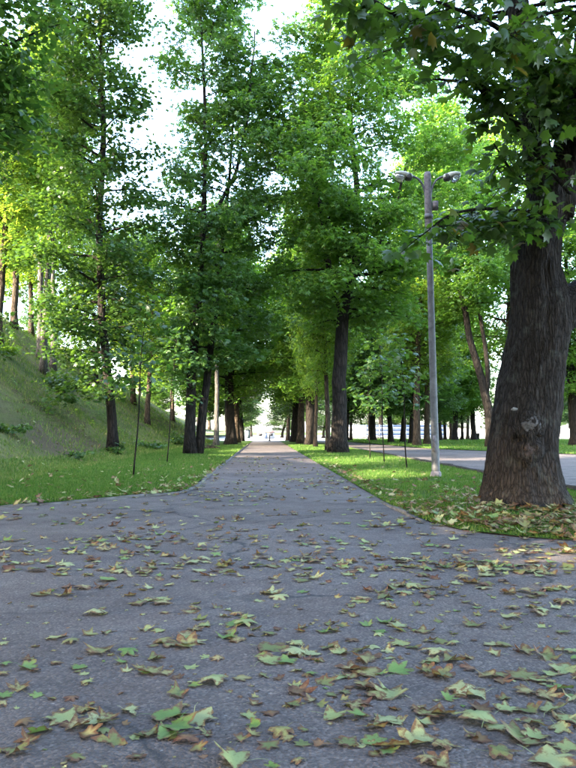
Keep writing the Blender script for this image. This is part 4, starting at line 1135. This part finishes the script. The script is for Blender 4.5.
FALLEN = '''-1.35 4.00 p 0.05;-1.22 3.64 g 0.05;-1.18 3.50 b 0.05;-0.81 3.85 b 0.12;-0.67 3.82 g 0.09;-0.57 3.57 b 0.06;-0.86 3.59 g 0.07;-1.14 3.72 r 0.05;-1.05 3.56 r 0.05;-0.62 3.52 p 0.05;-1.04 3.30 b 0.08;-1.08 3.22 g 0.07;-1.05 3.12 b 0.05;-0.94 3.22 g 0.05;-0.76 2.97 p 0.12;-0.70 3.04 b 0.08;-0.63 2.91 p 0.11;-0.70 2.88 b 0.08;-0.60 2.96 b 0.08;-0.82 2.83 g 0.08;-0.52 3.04 p 0.08;-0.53 2.74 o 0.10;-0.85 2.67 o 0.08;-0.44 2.79 o 0.05;-0.77 3.37 p 0.05;-0.53 4.00 p 0.07;-0.46 3.97 g 0.07;-0.54 3.70 o 0.09;-0.51 3.51 b 0.10;-0.44 3.49 b 0.06;-0.39 3.44 r 0.05;-0.21 3.36 p 0.12;-0.30 3.32 g 0.05;-0.28 3.73 p 0.05;-0.22 3.70 b 0.06;0.00 3.45 o 0.06;0.07 3.40 r 0.05;0.03 3.87 o 0.14;0.03 3.66 p 0.13;0.11 3.64 g 0.09;-0.36 3.21 o 0.09;-0.32 3.08 b 0.05;-0.38 2.97 g 0.12;-0.25 2.95 p 0.12;-0.32 2.88 g 0.12;-0.35 2.79 g 0.09;-0.41 2.80 o 0.06;-0.27 2.74 r 0.08;-0.06 2.97 p 0.06;-0.03 2.87 g 0.06;0.07 2.80 b 0.09;-0.10 2.58 p 0.12;0.03 2.53 g 0.05;0.17 3.93 p 0.08;0.16 3.78 p 0.11;0.23 3.77 p 0.10;0.27 3.65 b 0.05;0.33 3.86 o 0.10;0.38 3.77 p 0.09;0.49 3.81 o 0.10;0.49 3.68 b 0.13;0.62 3.80 p 0.06;0.42 3.52 b 0.11;0.49 3.46 b 0.12;0.62 3.49 g 0.12;0.35 3.40 p 0.09;0.26 3.33 o 0.08;0.47 3.29 r 0.12;0.34 3.21 o 0.05;0.46 3.17 b 0.09;0.54 3.18 p 0.12;0.37 3.07 b 0.09;0.27 2.95 p 0.09;0.47 2.90 p 0.11;0.41 2.84 b 0.09;0.51 2.87 p 0.07;0.30 2.70 o 0.08;0.39 2.71 g 0.08;0.46 2.67 b 0.10;0.55 2.70 p 0.11;0.55 2.56 b 0.07;0.14 3.23 r 0.09;0.13 3.30 p 0.05;0.12 3.08 o 0.06;0.20 3.12 b 0.05;0.09 2.75 b 0.05;0.74 3.49 b 0.08;0.78 3.60 p 0.07;0.75 3.42 r 0.06;0.63 2.97 b 0.08;0.71 3.93 p 0.09;0.76 3.86 o 0.08;0.12 2.56 b 0.05;0.86 3.75 p 0.12;0.81 3.62 p 0.08;0.88 3.63 o 0.11;0.80 3.42 o 0.11;0.99 3.67 b 0.07;0.97 3.52 r 0.08;1.01 3.41 b 0.09;1.19 3.90 p 0.10;1.32 3.78 b 0.10;1.39 3.68 o 0.11;1.48 3.80 b 0.07;1.53 3.77 p 0.07;1.39 3.50 p 0.13;1.17 3.39 o 0.14;1.21 3.35 p 0.09;1.27 3.22 g 0.10;1.17 3.15 b 0.09;1.11 3.20 b 0.09;0.84 3.22 p 0.11;0.89 3.17 p 0.11;0.76 3.13 g 0.06;0.68 2.97 b 0.10;0.86 3.01 r 0.09;0.81 2.89 p 0.14;0.87 2.83 p 0.09;0.96 3.00 p 0.08;1.05 2.97 o 0.10;1.14 2.98 p 0.10;1.17 2.90 p 0.09;1.10 2.81 p 0.08;1.03 2.86 o 0.10;0.92 2.73 o 0.13;0.98 2.74 p 0.08;0.80 2.60 o 0.09;1.06 2.65 p 0.09;0.96 2.54 p 0.13;0.62 2.67 b 0.07;0.59 2.53 b 0.08;0.76 2.75 b 0.06;1.27 3.10 p 0.06'''

rf = np.random.default_rng(55)
items = []
for e in FALLEN.split(';'):
    x, y, c, w = e.split(); items.append((float(x), float(y), c, float(w) * 1.12))
def on_asphalt(x, y):
    if x < -1.3 and y > left_front(x) - .05: return False
    if 1.85 < x < 5.75 and y > right_front(x) - .02: return False
    return True
def cluster(y0, y1, count, xw):
    out = []
    while len(out) < count:
        y = rf.uniform(y0, y1)
        half = .40 * y
        u = rf.beta(1.5, 1.15); x = -half + 2 * half * u + .033 * y
        k = 1 + int(rf.exponential(1.9))
        for _ in range(k):
            xx, yy = x + rf.normal(0, .17), y + rf.normal(0, .10)
            if not on_asphalt(xx, yy) or yy < 3.9: continue
            c = rf.choice(list('pgobr'), p=(.34, .12, .16, .26, .12))
            out.append((xx, yy, c, rf.uniform(.07, .145) * (.75 if c == 'r' else 1)))
    return out[:count]
items += cluster(4.0, 6.6, 300 - len(items), .4)
LOCX = ['far left', 'left', 'left of centre', 'right of centre', 'right', 'far right']
rows = {}
things = []
for (x, y, c, w) in items:
    f = FORMS[rf.choice(5, p=FPROB[c])]; v = int(rf.integers(5))
    o = obj('fallen_leaf', fmesh(c, f, v))
    o.location = (x, y, .004 + rf.uniform(0, .004)); o.rotation_euler = (rf.normal(0, .07), rf.normal(0, .07), rf.uniform(0, 6.28)); 
    s = w * 1.10; o.scale = (s, s * rf.uniform(.8, 1.1), s * rf.uniform(.5, 1.0))
    a, b_, _ = project(np.array([[x, y, 0.]]))
    px, py = float(a[0]), float(b_[0])
    vert = 'along the bottom edge' if py > 728 else 'low' if py > 690 else 'in the lower middle' if py > 655 else 'higher up' if py > 615 else 'farthest up'
    things.append([o, c, f, min(5, max(0, int(px // 96))), vert, px, w])
seen = {}
for t_ in things: seen.setdefault((t_[1], t_[2], t_[3], t_[4]), []).append(t_)
for key, L in seen.items():
    L.sort(key=lambda q: q[5])
    for i, (o, c, f, h, vert, px, w) in enumerate(L):
        pre = '' if len(L) == 1 else ['left ', 'right '][i] if len(L) == 2 else ['left ', 'middle ', 'right '][i] if len(L) == 3 else ['first', 'second', 'third', 'fourth', 'fifth', 'sixth', 'seventh'][min(i, 6)] + ' '
        tag(o, f'{pre}{CW[c]} leaf {FW[f]} on asphalt, {vert}, {LOCX[h]}', 'leaf', 'fallen leaves on the asphalt')

def litter(name, pts, label, zf, smin, smax, probs=(.32, .12, .16, .26, .14), tiltk=.25, low=False):
    """leaves too many to count, one mesh per material slot joined"""
    Vs, Fs, As, Ms = [], [], [], []; k = 0
    for (x, y) in pts:
        c = rf.choice(5, p=probs); f = FORMS[rf.integers(5)]
        V_, F_, rim = GEOM[f][rf.integers(5)]
        s = rf.uniform(smin, smax); a = rf.uniform(0, 6.28); ca, sa = math.cos(a), math.sin(a)
        tx, ty = rf.normal(0, tiltk, 2)
        Q = V_ * s * np.array([1, 1, .7])
        z0 = Q[:, 2] + tx * Q[:, 0] + ty * Q[:, 1]; z0 = z0 - z0.min() * (1 if tiltk < .2 else .6)
        Vs.append(np.stack([x + ca * Q[:, 0] - sa * Q[:, 1], y + sa * Q[:, 0] + ca * Q[:, 1], zf(x, y) + z0], 1))
        Fs.append(F_ + k); As.append(rim); Ms.append(np.full(len(F_), c)); k += len(V_)
    me = mesh_arrays(name, np.concatenate(Vs), np.concatenate(Fs), None, True, {'rim': np.concatenate(As)})
    for c in 'pgobr': me.materials.append(FM[c])
    me.polygons.foreach_set('material_index', np.concatenate(Ms).astype(np.int32))
    return tag(obj(name, me), label, 'leaves', kind='stuff')
pts = []
while len(pts) < 1150:
    y = float(sample_y_one(6.2, 34)) if False else float((6.0 ** -.7 + rf.random() * (34 ** -.7 - 6.0 ** -.7)) ** (-1 / .7))
    half = min(.40 * y, 4.5) if y < 12.5 else 2.2
    x = rf.uniform(-half, half * 1.05) + .033 * y * (y < 12)
    for _ in range(1 + int(rf.exponential(2.0))):
        xx, yy = x + rf.normal(0, .24), y + rf.normal(0, .14)
        if on_asphalt(xx, yy) and not (xx > 5.75): pts.append((xx, yy))
litter('fallen_leaves', pts, 'small fallen leaves strewn over the asphalt farther along', lambda x, y: .004, .06, .13, (.26, .10, .18, .32, .14), tiltk=.08)
pts = [(-.42 * y + .88 * y * rf.beta(1.3, 1.1) + rf.normal(0, .05), y) for y in rf.uniform(2.6, 6.6, 330)]
litter('fallen_leaves', [p for p in pts if on_asphalt(*p)], 'small crumpled leaves scattered between the larger ones on the near asphalt', lambda x, y: .003, .035, .095, (.24, .08, .24, .32, .12), tiltk=.08)
pts = [(rf.uniform(-.42, .46) * y + .0, y) for y in rf.uniform(2.4, 9, 480) ]
pts = [p for p in pts if on_asphalt(*p)]
litter('leaf_crumbs', pts, 'tiny dry leaf fragments sprinkled over the near asphalt', lambda x, y: .003, .012, .035, (.3, .1, .1, .2, .3), tiltk=.05)
pts = []
while len(pts) < 1050:
    if rf.random() < .62:
        x, y = rf.normal(3.3, .95), 7.6 + abs(rf.normal(0, 1.9))
    else:
        x, y = rf.uniform(1.9, 5.6), 7.6 + rf.exponential(6.5)
    if 1.92 < x < 5.7 and y > right_front(x) + .02 and y < 34 and math.hypot(x - 3.62, y - 10.35) > .62: pts.append((x, y))
for y in rf.uniform(9, 26, 160): pts.append((1.95 + abs(rf.normal(0, .25)), float(max(y, right_front(1.95) + .1))))
litter('fallen_leaves', pts, 'thick litter of fallen leaves under the big maple', lambda x, y: float(island_z(x, y)) + .012, .08, .15, (.26, .05, .20, .35, .14), .25)
pts = []
while len(pts) < 300:
    x = -1.45 - rf.random() ** 1.5 * 5; y = float(left_front(x)) + rf.exponential(5)
    if y > left_front(x) + .03: pts.append((x, y))
for x in rf.uniform(-8, -1.5, 130): pts.append((x, float(left_front(x)) + rf.normal(.03, .10)))
for y in rf.uniform(13.5, 26, 60): pts.append((-1.42 + rf.normal(0, .09), y))
litter('fallen_leaves', pts, 'fallen leaves dotted over the left grass strip', lambda x, y: zat(x, y) + .02, .07, .13, (.4, .08, .14, .28, .1), .3)
pts = [(-6 - abs(rf.normal(0, 4)), rf.uniform(13, 45)) for _ in range(350)]
litter('fallen_leaves', pts, 'dry leaves caught on the bare hillside', lambda x, y: zat(x, y) + .02, .06, .14, (.2, .03, .12, .4, .25), .4)
